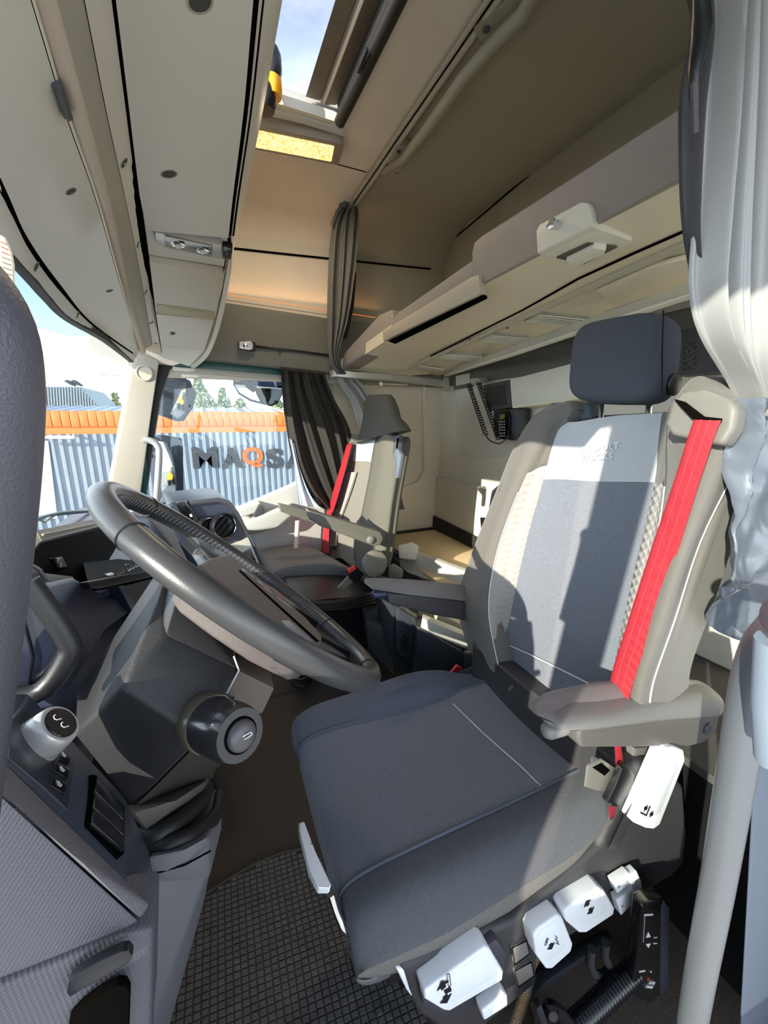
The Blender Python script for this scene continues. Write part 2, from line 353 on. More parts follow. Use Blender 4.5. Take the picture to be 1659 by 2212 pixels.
def strip(name, A, B, m, th=(0, 0, .02), parent=None, n=5, **k):
    A = cr_path(A, 5); B = cr_path(B, 5)
    bm = nb(); g = []
    for i in range(len(A)):
        g.append([A[i], A[i].lerp(B[i], .5)+Vector((0, 0, 0)), B[i]])
    a_sheet(bm, g, th); return fin(name, bm, m, parent, ang=60, **k)
def mixl(A, B, t): return [a.lerp(b, t) for a, b in zip(A, B)]
hp = empty('windscreen_header', (-.2, 1.1, 1.5), 'pale greige moulded header above the windscreen with recessed blind track', 'header')
Wl6 = Wl; Vl6 = Vl
hlow = strip('lower_moulding', Wl6, mixl(Wl6, Vl6, .86), greige, parent=hp)
strip('blind_track', mixl(Wl6, Vl6, .90), mixl(Vl6, Dl, .012), cream, (0, 0, .015), parent=hp)
strip('track_gap', mixl(Wl6, Vl6, .85), mixl(Vl6, Dl, .035), gap_m, (0, 0, .03), parent=hp)
hpan = strip('header_panel', mixl(Vl6, Dl, .03), mixl(Vl6, Dl, .965), greige, parent=hp)
strip('glass_seal', [p+Vector((-.012, 0, -.004)) for p in Wl6], [p+Vector((.004, 0, -.001)) for p in Wl6], rubber, (0, 0, .02), parent=hp)
def pit(u, v, du, dv, z, parent, m=gap_m, name='recess'):
    c, n = onsurf(z, u, v); r = du*.85*(c-CAM).dot(FW)/F; a1 = onsurf(z, u+3, v+1)[0]-c; a2 = onsurf(z, u-1, v+7)[0]-c; n = a1.cross(a2).normalized(); n = n if n.dot(ray(u, v)) < 0 else -n
    o = lathe(name, [(r, -.001), (r*1.03, .0006), (r*.86, .0009), (r*.84, .0002)], c, n, m, parent, n=18)
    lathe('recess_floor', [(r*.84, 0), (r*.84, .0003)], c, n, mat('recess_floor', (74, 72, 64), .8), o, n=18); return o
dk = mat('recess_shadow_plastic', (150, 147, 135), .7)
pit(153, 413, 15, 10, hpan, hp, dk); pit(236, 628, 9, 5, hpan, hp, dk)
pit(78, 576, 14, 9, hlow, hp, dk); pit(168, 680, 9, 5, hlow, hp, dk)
vr = empty('roller_blind', (-.15, 1.1, 1.55), 'rolled beige windscreen blind along the overhead console', 'blind')
tube('blind_roll', [p+Vector((0, 0, -.006)) for p in cr_path(mixl(Dl, Rl, .9), 4)], .011, mat('blind_fabric', (206, 192, 176), .8), vr, n=10)
strip('guide_rail', mixl(Vl6, Dl, .975), Dl, cream, (0, 0, .01), parent=vr)
strip('rail_gap', mixl(Vl6, Dl, .96), mixl(Dl, Rl, .8), gap_m, (0, 0, .02), parent=vr)
for p_, q_ in (((124, 182), (146, 250)),):
    a = at(*p_, z=1.575); b = at(*q_, z=1.575)
    tube('pull_catch', [a, b], .006, dgrey, vr, n=6)
oc = empty('overhead_locker', (.0, 1.2, 1.5), 'long greige overhead storage locker above the windscreen with two flaps', 'locker')
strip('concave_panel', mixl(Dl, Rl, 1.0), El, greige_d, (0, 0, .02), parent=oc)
sstr = strip('screw_strip', mixl(El, Bl, .04), mixl(El, Bl, .93), greige, (0, 0, .02), parent=oc)
strip('long_gap', [p+Vector((0, 0, .006)) for p in mixl(El, Bl, -.02)], [p+Vector((0.006, 0, .006)) for p in Bl], gap_m, (0, 0, .02), parent=oc)
for (u, v, r) in ((268, 352, 14), (298, 528, 9), (315, 631, 7), (327, 697, 6), (336, 742, 5)):
    s_ = pit(u, v, r, r*.5, sstr, oc, dk, 'screw_well'); q_ = onsurf(sstr, u, v); lathe('screw', [(.003, 0), (.003, .002), (.0015, .0028)], q_[0], q_[1], alu, s_, n=8)
Bf = [(245, 0, 1.70), (270, 200, 1.70), (295, 400, 1.70), (309, 497, 1.70)]
Cf = [(557, 0, 1.76), (533, 250, 1.76), (509, 430, 1.76), (499, 515, 1.76)]
B2 = [at(*q[:2], z=q[2]) for q in Bf]; C2 = [at(*q[:2], z=q[2]) for q in Cf]
def ext(A): return [A[0]+(A[0]-A[1])*1.2]+A
uflap = strip('upper_flap', mixl(ext(B2), ext(C2), .015), mixl(ext(B2), ext(C2), .965), greige, (0, 0, .02), parent=oc)
strip('flap_gap', ext([p+Vector((0, 0, .008)) for p in B2]), ext([p+Vector((.01, 0, .008)) for p in C2]), gap_m, (0, 0, .02), parent=oc)
Rr = [at(610, 0, z=1.80), at(562, 270, z=1.80), at(522, 455, z=1.80), at(503, 548, z=1.79)]
strip('rear_rim', mixl(ext(C2), ext(Rr), .06), ext(Rr), greige, (0, 0, .02), parent=oc)
bm = nb(); g = [[p, p+Vector((.025, 0, .12)), Vector((p.x+.02, p.y, 2.235))] for p in cr_path(ext(Rr), 4)]; a_sheet(bm, g, (-.02, 0, 0)); fin('rear_panel', bm, greige, oc, ang=60)
# far end: light row, lower flap, foot
lo = [at(309, 500, z=1.70), at(318, 560, z=1.67), at(331, 655, z=1.60), at(333, 674, z=1.585), at(346, 748, y=2.15), at(350, 772, y=2.16)]
hi = [at(497, 530, z=1.76), at(488, 585, y=1.82), at(471, 672, y=2.0), at(467, 688, y=2.02), at(444, 758, y=2.12), at(410, 792, y=2.15)]
def quadface(name, i0, t0, i1, t1, m, th=(0, 0, .03), a=.02, b=.97, bev=.004, lift=0):
    def p(i, t, s):
        l = lo[i].lerp(lo[i+1], t); h = hi[i].lerp(hi[i+1], t); q = l.lerp(h, s); return q-Vector((0, 0, lift))
    bm = nb(); g = []
    for k in range(6):
        f = i0+t0+(i1+t1-i0-t0)*k/5; i = min(int(f), 4); t = f-i
        g.append([p(i, t, a+(b-a)*j/4) for j in range(5)])
    a_sheet(bm, g, th); return fin(name, bm, m, oc, ang=50)
quadface('light_bezel_panel', 0, 0, 0, .98, greige, lift=-.012)
quadface('lower_flap', 1, .05, 2, .95, greige)
eflap = quadface('end_flap', 3, .05, 4, .0, greige); quadface('foot', 4, .06, 4, 1, greige)
quadface('gap_backing', 0, 0, 4, 1, gap_m, a=0, b=1, lift=-.02)
rm = [at(503, 548, z=1.79), at(497, 600, y=1.86), at(478, 695, y=2.03), at(452, 765, y=2.12), at(420, 796, y=2.16)]
hh = [hi[0], hi[1], hi[3], hi[4], hi[5]]
strip('end_rim', mixl(hh, rm, .15), rm, greige, (0, .03, .03), parent=oc)
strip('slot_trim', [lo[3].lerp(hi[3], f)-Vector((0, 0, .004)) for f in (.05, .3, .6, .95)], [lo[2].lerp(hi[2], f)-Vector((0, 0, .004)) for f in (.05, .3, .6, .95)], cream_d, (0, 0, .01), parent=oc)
pit(365, 376, 20, 8, uflap, oc, dk, 'finger_hole'); pit(371, 720, 9, 3, eflap, oc, dk, 'finger_hole'); pit(432, 4, 34, 12, uflap, oc, greige_d, 'finger_hole')
rl = empty('reading_lamp', at(412, 535, z=1.7), 'rectangular twin reading lamp with two clear bulbs in overhead locker', 'lamp')
def onface(u, v, dz=0): 
    return at(u, v, z=1.70+.045*(u-310)/190-dz)
slab('housing', [onface(335, 503), onface(480, 532), onface(478, 561), onface(337, 533)], (0, 0, .03), mat('lamp_chrome_tray', (205, 205, 205), .25, metal=.4), rl, bevel=.003)
slab('lens_tray', [onface(356, 510, .004), onface(460, 532, .004), onface(457, 556, .004), onface(358, 533, .004)], (0, 0, .006), mat('lamp_inner', (150, 150, 150), .15, metal=.8), rl, bevel=.002)
for (u, v) in ((384, 527), (437, 540)):
    c = onface(u, v, .004); b_ = lathe('reflector', [(.021, 0), (.022, .003), (.017, .005), (.008, .001)], c, (0, 0, -1), chrome, rl, n=14)
    lathe('bulb', [(.002, 0), (.008, .003), (.009, .007), (.005, .011), (.001, .012)], c, (0, 0, -1), mat('bulb_glass', (245, 244, 238), .05, spec=1), b_, n=10)
slab('end_switch', [onface(482, 532, -.01), onface(503, 536, -.01), onface(500, 562, -.01), onface(480, 560, -.01)], (0, 0, .03), blackg, rl, bevel=.004)

# the driver's door stands open unseen, added so its lower half shades the seat base
dd = empty('door_2', (-.42, -.5, .0), 'x', 'x'); del dd['label']; del dd['category']; dd['kind'] = 'structure'
H0, H1 = V(-.40, -.10, 0), V(-.62, -1.05, 0)
dn = Vector((-.06, .014, 0))
slab('door_panel', [H0, H1, H1+V(0, 0, .76), H0+V(0, 0, .72)], dn, door_m, dd, bevel=.015)
slab('window_frame', [H0+V(0, 0, 1.80), H1+V(0, 0, 1.80), H1+V(0, 0, 1.86), H0+V(0, 0, 1.86)], dn, rubber, dd)
slab('window_frame', [H1+V(0, 0, .76), H1+V(0, 0, 1.82), H1.lerp(H0, .06)+V(0, 0, 1.82), H1.lerp(H0, .06)+V(0, 0, .76)], dn, rubber, dd)
slab('window_glass', [H0+V(-.03, 0, .72), H1+V(-.03, 0, .76), H1+V(-.03, 0, 1.82), H0+V(-.03, 0, 1.82)], dn*.06, MATS['door_glass'], dd, smooth=False)

# ================================================================= driver's seat
cloth = mat('seat_cloth_blue_grey', (110, 115, 126), .9, bump=(900, .6), var=.22, vscale=420, sheen=.2)
bolst = mat('seat_bolster_melange', (102, 98, 94), .85, bump=(700, .35), var=.10, vscale=260, sheen=.15, scl=(1, 1, 4))
bolst_b = mat('seat_bolster_blue', (84, 90, 104), .85, bump=(700, .35), var=.10, vscale=300, sheen=.15)
twill = mat('seat_twill', (88, 90, 96), .85, bump=(260, .5), pattern='weave', var=.08, vscale=200)
lower_f = mat('seat_skirt_cloth', (104, 101, 98), .85, bump=(700, .35), var=.1, vscale=200)
logo_m = mat('seat_light_panel', (176, 178, 183), .7, bump=(900, .15))
quilt_m = mat('seat_quilted_cloth', (160, 155, 152), .8, bump=(80, 1.6), pattern='dots', uv=True, rot=.785)
head_m = mat('headrest_cloth', (72, 77, 86), .9, bump=(600, .5), var=.2, vscale=300, scl=(1, 1, 5))
thread = mat('white_thread', (226, 226, 226), .8)
belt_m = mat('red_belt_webbing', (152, 30, 42), .6, bump=(140, .25), pattern='weave')
plinth_m = mat('seat_plinth_plastic', (54, 53, 56), .5, bump=(900, .35))
arm_m = mat('armrest_grey_vinyl', (124, 122, 122), .5, bump=(900, .3))
arm_d = mat('armrest_shell', (96, 92, 90), .5, bump=(900, .25))

ds = empty('driver_seat', (.40, .585, .0), 'large grey driver seat with light back panel and red belt, nearest the camera', 'seat')
# cushion: control rows run from the front underside over the front edge to the rear
YB = [.352, .350, .362, .392, .432]                                     # near side: bottom, side, shoulder, crest, piping
def cush_row(x, zt, zb, nar=0, k=1.0, hump=0):
    near = [(.365+nar, zb), (.352+nar, zb+(zt-zb)*.45), (.358+nar, zt-.035*k), (.385+nar, zt+.001), (.432+nar*.4, zt+.004)]
    cen = [(.50, zt-.004), (.585, zt-.008), (.66, zt-.004), (.728-nar*.4, zt+.004)]
    far = [(.765-nar*.6, zt+.014+hump*.7), (.805-nar, zt+.010+hump), (.828-nar, zt-.03+hump*.6), (.832-nar, zb+(zt-zb)*.5), (.815-nar, zb)]
    return [Vector((x, y, z)) for y, z in near+cen+far]
rows = [cush_row(.185, .405, .39, .025), cush_row(.140, .44, .41, .015), cush_row(.118, .480, .435, .008), cush_row(.128, .510, .43, .004), cush_row(.175, .523, .41, 0, hump=.003),
        cush_row(.26, .522, .378, hump=.008), cush_row(.36, .520, .383, hump=.018), cush_row(.45, .518, .39, hump=.020), cush_row(.53, .517, .40, hump=.002), cush_row(.60, .517, .455, hump=-.03), cush_row(.67, .515, .47, hump=-.04)]
G = grid_up(rows, 4, 4)                                                  # 14 columns -> 53
def sub(g, c0, c1, r0=0, r1=None): return [[p.copy() for p in r[c0:c1+1]] for r in g[r0:r1]]
def gpart(name, g, vec, m, parent, **k):
    bm = nb(); a_sheet(bm, g, vec); return fin(name, bm, m, parent, ang=75, **k)
gpart('cushion_centre', sub(G, 16, 32), (0, 0, -.03), cloth, ds)
gpart('near_side_bolster', sub(G, 5, 16), (0, .03, -.005), twill, ds, label='twill covered bolster facing the open door')
gpart('near_skirt', sub(G, 0, 5), (0, .03, 0), lower_f, ds)
gpart('far_side_bolster', sub(G, 32, 52), (0, -.02, -.005), bolst_b, ds)
up_ = Vector((0, 0, .0015))
tube('piping', [r[16]+up_ for r in G], .0028, mat('piping_blue', (82, 88, 100), .8), ds, n=6)
tube('piping', [r[32]+up_ for r in G], .0028, MATS['piping_blue'], ds, n=6)
tube('seam', [at(u, v, z=.520) for u, v in ((978, 1520), (1040, 1580), (1130, 1660), (1192, 1722))], .0011, thread, ds, n=4)
# the closing body under the cushion
slab('cushion_pan', [(.17, .375, .36), (.66, .375, .36), (.66, .375, .50), (.17, .375, .50)], (0, .42, 0), black, ds, bevel=.01)
# backrest, traced on the reclined plane
def brow(*q): return [atp(u, v, o) for u, v, o in q]
R_ = [brow((1078, 1500, -.02), (1082, 1494, .03), (1090, 1490, .03), (1098, 1492, .004), (1180, 1530, .0), (1290, 1560, .0), (1312, 1560, .01), (1345, 1555, .04), (1380, 1545, .055), (1403, 1530, .03)),
      brow((1018, 1412, -.03), (1040, 1418, .045), (1074, 1424, .05), (1086, 1424, .004), (1190, 1450, .0), (1318, 1475, .0), (1334, 1478, .02), (1362, 1478, .06), (1392, 1474, .065), (1413, 1468, .03)),
      brow((989, 1300, -.03), (1012, 1305, .06), (1056, 1312, .06), (1110, 1292, .006), (1220, 1305, -.004), (1346, 1342, .0), (1376, 1342, .03), (1405, 1341, .075), (1438, 1340, .075), (1458, 1338, .03)),
      brow((1024, 1182, -.03), (1046, 1185, .06), (1075, 1190, .055), (1137, 1170, .006), (1250, 1180, -.004), (1374, 1215, .0), (1412, 1205, .03), (1445, 1195, .08), (1490, 1180, .08), (1513, 1170, .03)),
      brow((1072, 1060, -.03), (1092, 1062, .05), (1120, 1064, .045), (1174, 1036, .006), (1290, 1040, -.002), (1414, 1042, .0), (1436, 1052, .03), (1470, 1040, .08), (1545, 1020, .08), (1590, 1010, .03)),
      brow((1112, 962, -.03), (1134, 962, .04), (1165, 970, .03), (1190, 975, .006), (1300, 972, .0), (1421, 965, .0), (1438, 965, .03), (1475, 940, .08), (1570, 930, .08), (1612, 932, .03)),
      brow((1158, 894, -.03), (1176, 894, .02), (1195, 910, .02), (1206, 930, .006), (1315, 915, .002), (1428, 905, .0), (1442, 900, .03), (1475, 855, .075), (1570, 858, .075), (1610, 875, .03)),
      brow((1225, 866, -.03), (1232, 868, .0), (1238, 885, .005), (1228, 912, .004), (1325, 898, .0), (1432, 891, .0), (1446, 880, .02), (1492, 819, .05), (1550, 815, .05), (1592, 834, .02))]
for r in R_: r.append(r[-1]+Vector((.05, -.004, 0))); r.append(r[-1]+Vector((.07, .01, 0)))
BG = grid_up(R_, 5, 4)                                                   # 12 columns -> 45, 8 rows -> 36
bk = (.035, 0, -.004)
gpart('far_back_bolster', sub(BG, 0, 8), (.05, 0, 0), bolst, ds)
gpart('far_quilted_strip', sub(BG, 8, 12, 4, 23), bk, quilt_m, ds, uv=((0, 1, 0), (.17, 0, 1))); gpart('far_upper_edge', sub(BG, 8, 12, 22, 36), bk, bolst, ds); gpart('far_lower_edge', sub(BG, 8, 12, 0, 5), bk, bolst, ds)
gpart('back_centre', sub(BG, 12, 20, 0, 21), bk, cloth, ds)
gpart('light_back_panel', sub(BG, 12, 20, 20, 36), bk, logo_m, ds, label='light grey upper back panel with the maker lettering')
gpart('near_quilted_strip', sub(BG, 20, 24, 5, 21), bk, quilt_m, ds, uv=((0, 1, 0), (.17, 0, 1))); gpart('near_upper_edge', sub(BG, 20, 24, 20, 36), bk, bolst, ds); gpart('near_lower_edge', sub(BG, 20, 24, 0, 6), bk, bolst, ds)
gpart('near_back_bolster', sub(BG, 24, 36), (.06, .004, 0), bolst, ds)
gpart('near_back_side', sub(BG, 36, 44), (0, .03, 0), bolst, ds)
fwd = Vector((-.002, -.001, .001))
for c in (8, 24): tube('seam', [r[c]+fwd for r in BG[2:21]], .0012, thread, ds, n=4)
tube('seam', [r[36]+fwd for r in BG], .0012, thread, ds, n=4)
tube('seam', [atp(u, v, .004) for u, v in ((1094, 1391), (1150, 1416), (1215, 1448), (1275, 1478))], .0014, thread, ds, n=5)
bsh = [atp(1110, 1480, -.09), atp(1395, 1520, -.09), atp(1590, 1010, -.10), atp(1560, 850, -.10), atp(1440, 890, -.05), atp(1235, 900, -.05), atp(1060, 1060, -.09), atp(1020, 1300, -.09)]
slab('back_shell', bsh, (.03, 0, 0), black, ds, bevel=.01)
tx = atp(1325, 1000, .004)-atp(1255, 1005, .004); ty = atp(1256, 962, .004)-atp(1250, 1000, .004)
text('lettering', 'RENAULT\nTRUCKS', atp(1256, 978, .0045), tx, ty, .0195, mat('tone_lettering', (222, 224, 228), .5), ds, depth=.001)
# headrest
hb = nb()
hp4 = [atp(1212, 868, .03), atp(1424, 862, .03), atp(1428, 666, .03), atp(1240, 692, .03)]
n_ = 9
def srect(c, ex, ey, e=4.5, n=28):
    return [c+ex*(abs(math.cos(a))**(2/e)*(1 if math.cos(a) >= 0 else -1))+ey*(abs(math.sin(a))**(2/e)*(1 if math.sin(a) >= 0 else -1)) for a in [2*PI*i/n for i in range(n)]]
hc = sum(hp4, Vector())/4; hex_ = (hp4[1]+hp4[2]-hp4[0]-hp4[3])/4; hey = (hp4[3]+hp4[2]-hp4[0]-hp4[1])/4; hn = Vector((1, .06, -.12)).normalized()
rings = []
for d, s in ((-.004, .80), (.0, .90), (.008, .97), (.022, 1.01), (.05, 1.02), (.068, .99), (.078, .92), (.082, .80)):
    e2 = hex_.normalized()*(hex_.length-.09*(1-s)); e3 = hey.normalized()*(hey.length-.09*(1-s))
    rings.append(srect(hc+hn*d, e2, e3))
hr_ = empty('tmp', (0, 0, 0), 'x', 'x'); bpy.data.objects.remove(hr_)
bm = nb(); a_loft(bm, rings); hro = fin('headrest', bm, head_m, ds, ang=80)
tube('headrest_seam', [p+hn*-.001 for p in [hp4[1]+Vector((.004, -.003, .004)), (hp4[1]+hp4[2])/2+Vector((.0, -.004, 0)), hp4[2]+Vector((.004, -.003, -.004))]], .0015, black, hro, n=5)
lathe('headrest_button', [(.020, 0), (.020, .004), (.015, .006)], hc+hex_*1.0+hn*.052-hey*.55, hex_, black, hro, n=16)
for u, v0, v1 in ((1300, 868, 912), (1404, 858, 896)):
    tube('headrest_post', [atp(u, v0-14, -.025), atp(u-3, v1+6, -.020)], .006, chrome, ds)
slab('headrest_yoke', [atp(1180, 870, -.03), atp(1270, 868, -.03), atp(1275, 905, -.03), atp(1215, 912, -.03)], (.05, 0, 0), bolst_b, ds, bevel=.012, seg=3)
# belt guide and belt
gd = [atp(1452, 868, .113), atp(1470, 845, .118), atp(1520, 838, .118), atp(1580, 862, .116), atp(1594, 882, .113), atp(1585, 925, .113), atp(1560, 962, .113), atp(1530, 958, .113), atp(1450, 940, .113), atp(1434, 915, .113)]
slab('belt_guide', gd, (.03, 0, -.005), mat('belt_guide_plastic', (112, 109, 104), .5, bump=(600, .2)), ds, bevel=.007, seg=3)
slab('guide_slot', [atp(1455, 862, .1215), atp(1478, 868, .1215), atp(1520, 900, .1215), atp(1558, 904, .1215), atp(1556, 912, .1215), atp(1495, 906, .1215), atp(1470, 880, .1215)], (.004, 0, 0), gap_m, ds, bevel=.001)
bl = [[atp(1499, 906, .126), atp(1530, 908, .127), atp(1558, 908, .126)], [atp(1487, 940, .124), atp(1516, 943, .125), atp(1543, 946, .124)], [atp(1452, 1050, .108), atp(1480, 1054, .109), atp(1506, 1058, .108)], [atp(1405, 1190, .085), atp(1434, 1196, .086), atp(1461, 1202, .085)],
      [atp(1360, 1330, .075), atp(1387, 1338, .076), atp(1412, 1345, .075)], [atp(1315, 1485, .07), atp(1338, 1492, .071), atp(1362, 1497, .07)], [atp(1316, 1610, .07), atp(1330, 1612, .071), atp(1345, 1612, .07)]]
sheet('belt', bl, (.002, .001, 0), belt_m, ds, su=5, sv=3)
for f in (.3, .62):
    tube('belt_rib', [r[0].lerp(r[2], f)+Vector((-.0012, 0, 0)) for r in cr_rows] if False else [r[0].lerp(r[-1], f)+Vector((-.0006, -.0002, 0)) for r in grid_up(bl, 5, 2)], .0012, mat('belt_rib_red', (190, 48, 62), .6), ds, n=4)
# plinth with the white controls
def py(u, v, y=.350): return at(u, v, y=y)
pl = [py(862, 2088), py(920, 2068), py(1110, 1990), py(1300, 1830), py(1330, 1760), py(1345, 1660), py(1400, 1640), py(1478, 1700), py(1485, 1800), py(1478, 1868), py(1450, 1895), py(1300, 1985), py(1165, 2065), py(1160, 2125), py(1095, 2180), py(1040, 2225), py(960, 2232), py(905, 2195), py(880, 2145)]
slab('plinth', pl, (0, .44, 0), plinth_m, ds, bevel=.012, seg=3)
hull('plinth_rib', [py(1310, 1835, .352), py(1335, 1838, .352), py(1425, 1655, .352), py(1395, 1650, .352), py(1318, 1825, .338), py(1330, 1822, .338), py(1400, 1670, .338)], plinth_m, ds, bevel=.004)
def lever(name, near, far_off, m=white_p, bev=.004, parent=ds, y=.345, **k):
    o = slab(name, [py(u, v, y) for u, v in near], far_off, m, parent, bevel=bev, seg=3, **k)
    if 'paddle' in name:
        cu, cv = sum(q[0] for q in near)/len(near), sum(q[1] for q in near)/len(near)
        slab('paddle_face', [py(cu+(u-cu)*.72-2, cv+(v-cv)*.72-4, y-.0006) for u, v in near], (0, .002, 0), m, o, bevel=.0005)
    return o
slab('control_recess', [py(905, 2130, .338), py(1075, 2030, .338), py(1095, 2060, .338), py(1090, 2110, .338), py(965, 2195, .338), py(915, 2175, .338)], (0, .02, 0), mat('recess_plastic', (60, 60, 68), .5), ds, bevel=.006)
l1 = lever('height_paddle', [(917, 2142), (1048, 2046), (1058, 2050), (1088, 2100), (1086, 2118), (970, 2186), (958, 2184), (918, 2160)], (0, .03, 0), y=.326)
l2 = lever('damper_paddle', [(1152, 2022), (1160, 2008), (1205, 1976), (1216, 1984), (1238, 2040), (1234, 2056), (1192, 2094), (1180, 2094), (1158, 2064)], (0, .03, 0), y=.326)
l3 = lever('slide_paddle', [(1218, 1972), (1224, 1962), (1296, 1918), (1306, 1924), (1328, 1962), (1326, 1976), (1266, 2016), (1252, 2016), (1224, 1992)], (0, .03, 0), y=.326)
l4 = lever('recline_paddle', [(1369, 1778), (1440, 1618), (1456, 1614), (1478, 1622), (1481, 1642), (1426, 1782), (1412, 1792), (1396, 1790)], (0, .025, 0), y=.325)
l5 = lever('tilt_tab', [(1041, 2186), (1090, 2146), (1097, 2152), (1098, 2172), (1046, 2206)], (0, .02, 0), y=.33)
l6 = lever('front_tab', [(856, 2094), (880, 2092), (891, 2112), (893, 2160), (878, 2140)], (0, .03, 0), y=.352)
for a in ((1326, 1908), (1332, 1938)):
    u, v = a
    b_ = lever('lumbar_button', [(u, v), (u+34, v-22), (u+40, v-2), (u+8, v+22)] if v < 1930 else [(u, v+6), (u+38, v-18), (u+44, v+6), (u+10, v+40)], (0, .015, 0), y=.333, bev=.002)
    o_ = (u+14, v+6) if v < 1930 else (u+16, v+18)
    text('marks', '+', py(o_[0]-6, o_[1]+6, .3322), py(u+34, v-22)-py(u, v), (0, 0, 1), .010, black, b_); text('marks', '-', py(o_[0]+13, o_[1]-7, .3322), py(u+34, v-22)-py(u, v), (0, 0, 1), .010, black, b_)
lever('ledge_button', [(1357, 1893), (1376, 1882), (1386, 1905), (1391, 1948), (1376, 1956), (1370, 1930)], (0, .015, 0), y=.331, bev=.002)
for q in ([(1106, 2048), (1138, 2032), (1144, 2060), (1112, 2084)], [(1112, 2098), (1148, 2078), (1154, 2108), (1120, 2132)]):
    lever('blank_button', q, (0, .02, 0), m=mat('blank_plastic', (112, 108, 104), .5), y=.345, bev=.0015)
    tube('button_gap', [py(u, v, .3445) for u, v in q], .0009, gap_m, ds, n=4, closed=True)
def arrow(u, v, du, dv, y, parent, wd=5):
    p = py(u, v, y); d = py(u+du, v+dv, y)-p; n = Vector((-d.z, 0, d.x)).normalized()*d.length*.55
    slab('arrow_mark', [p+d, p+d*.35+n, p+d*.35+n*.4, p+n*.4, p-n*.4, p+d*.35-n*.4, p+d*.35-n], (0, .0008, 0), black, parent, smooth=False)
arrow(959, 2136, -5, -15, .3240, l1); arrow(962, 2152, 4, 15, .3240, l1)
slab('seat_mark', [py(u, v, .3240) for u, v in ((959, 2141), (974, 2133), (976, 2141), (962, 2148))], (0, .0008, 0), black, l1)
tube('back_mark', [py(u, v, .3240) for u, v in ((966, 2104), (971, 2104), (974, 2128), (969, 2132), (965, 2106))], .0006, black, l1, n=4)
arrow(1271, 1956, -4, -9, .3240, l3); arrow(1275, 1964, 4, 9, .3240, l3)
arrow(1190, 2040, 2, 11, .3240, l2); text('marks', 'OFF', py(1181, 2042, .3240), (.26, 0, .97), (-.97, 0, .26), .009, black, l2)
tube('damper_mark', [py(u, v, .3240) for u, v in ((1200, 2022), (1204, 2026), (1200, 2030), (1206, 2034), (1202, 2038), (1208, 2040))], .0007, black, l2, n=4)
arrow(1398, 1748, -6, -3, .3230, l4); arrow(1405, 1758, 6, 3, .3230, l4)
tube('seat_mark', [py(u, v, .3230) for u, v in ((1384, 1756), (1396, 1762), (1404, 1742))], .0012, black, l4, n=4)
slab('slide_bar', [at(645, 1778, y=.50), at(657, 1774, y=.50), at(682, 1840, y=.45), at(716, 1912, y=.40), at(712, 1918, y=.395), at(688, 1918, y=.395), at(668, 1880, y=.42), at(648, 1800, y=.48)], (.0, .01, -.025), white_p, ds, bevel=.005, seg=3)
arrow(676, 1828, 0, -10, .462, ds); arrow(676, 1836, 0, 10, .462, ds)
tube('slide_rod', [at(715, 1930, y=.42), at(730, 1975, y=.41), at(748, 2010, y=.40), at(775, 2026, y=.41)], .006, chrome, ds, sub=3)
# armrests
def armrest(name, sec, m_top, m_low, flip):
    pass
oa = nb()
A1 = [[(1143, 1520, .345), (1150, 1508, .375), (1168, 1512, .385), (1195, 1560, .335), (1180, 1566, .330), (1150, 1540, .33)],]
def arm_loft(name, stations, m, parent, **k):
    bm = nb(); a_loft(bm, [cr_path([at(u, v, y=y) for u, v, y in s]+[at(*s[0][:2], y=s[0][2])], 3)[:-1] for s in stations]); return fin(name, bm, m, parent, ang=60, **k)
arm_loft('near_armrest_pad', [
    [(1146, 1524, .37), (1148, 1518, .39), (1152, 1518, .40), (1158, 1528, .37), (1158, 1534, .355), (1150, 1532, .36)],
    [(1160, 1545, .345), (1165, 1505, .385), (1200, 1494, .405), (1225, 1540, .350), (1228, 1574, .335), (1200, 1574, .34)],
    [(1225, 1578, .34), (1250, 1488, .390), (1300, 1476, .405), (1305, 1540, .345), (1305, 1566, .330), (1270, 1578, .335)],
    [(1360, 1565, .34), (1370, 1474, .385), (1420, 1470, .400), (1440, 1515, .345), (1440, 1551, .330), (1400, 1560, .335)],
    [(1480, 1548, .34), (1450, 1470, .385), (1490, 1470, .395), (1540, 1504, .345), (1535, 1545, .330), (1510, 1547, .335)],
    [(1530, 1545, .345), (1500, 1474, .385), (1525, 1478, .395), (1558, 1508, .350), (1560, 1542, .335), (1545, 1544, .34)],
    [(1540, 1540, .355), (1530, 1490, .38), (1540, 1490, .385), (1562, 1512, .36), (1563, 1535, .35), (1550, 1540, .35)]], arm_m, ds)
slab('near_armrest_shell', [at(u, v, y=.335) for u, v in ((1252, 1578), (1310, 1566), (1440, 1552), (1556, 1544), (1548, 1580), (1520, 1606), (1490, 1614), (1256, 1617), (1250, 1600))], (0, .055, 0), arm_d, ds, bevel=.006, seg=3)
lathe('armrest_pivot_cap', [(.011, -.004), (.011, .003), (.009, .005)], at(1526, 1572, y=.335), (0, -1, 0), dgrey, ds)
lathe('armrest_knob', [(.004, -.004), (.010, 0), (.0125, .006), (.0125, .03), (.012, .034)], at(1177, 1580, y=.352), (1, -.1, -.02), mat('knob_grey', (128, 124, 120), .4), ds, n=16)
arm_loft('far_armrest_pad', [
    [(786, 1256, .86), (788, 1250, .885), (792, 1249, .90), (797, 1256, .885), (798, 1262, .86), (790, 1262, .855)],
    [(800, 1270, .855), (800, 1251, .885), (815, 1249, .905), (830, 1258, .895), (830, 1274, .86), (810, 1274, .855)],
    [(880, 1284, .85), (860, 1254, .88), (890, 1252, .905), (910, 1262, .895), (910, 1280, .86), (895, 1286, .852)],
    [(995, 1296, .85), (960, 1262, .88), (990, 1262, .905), (1015, 1272, .895), (1015, 1290, .86), (1005, 1298, .852)]], arm_m, ds)
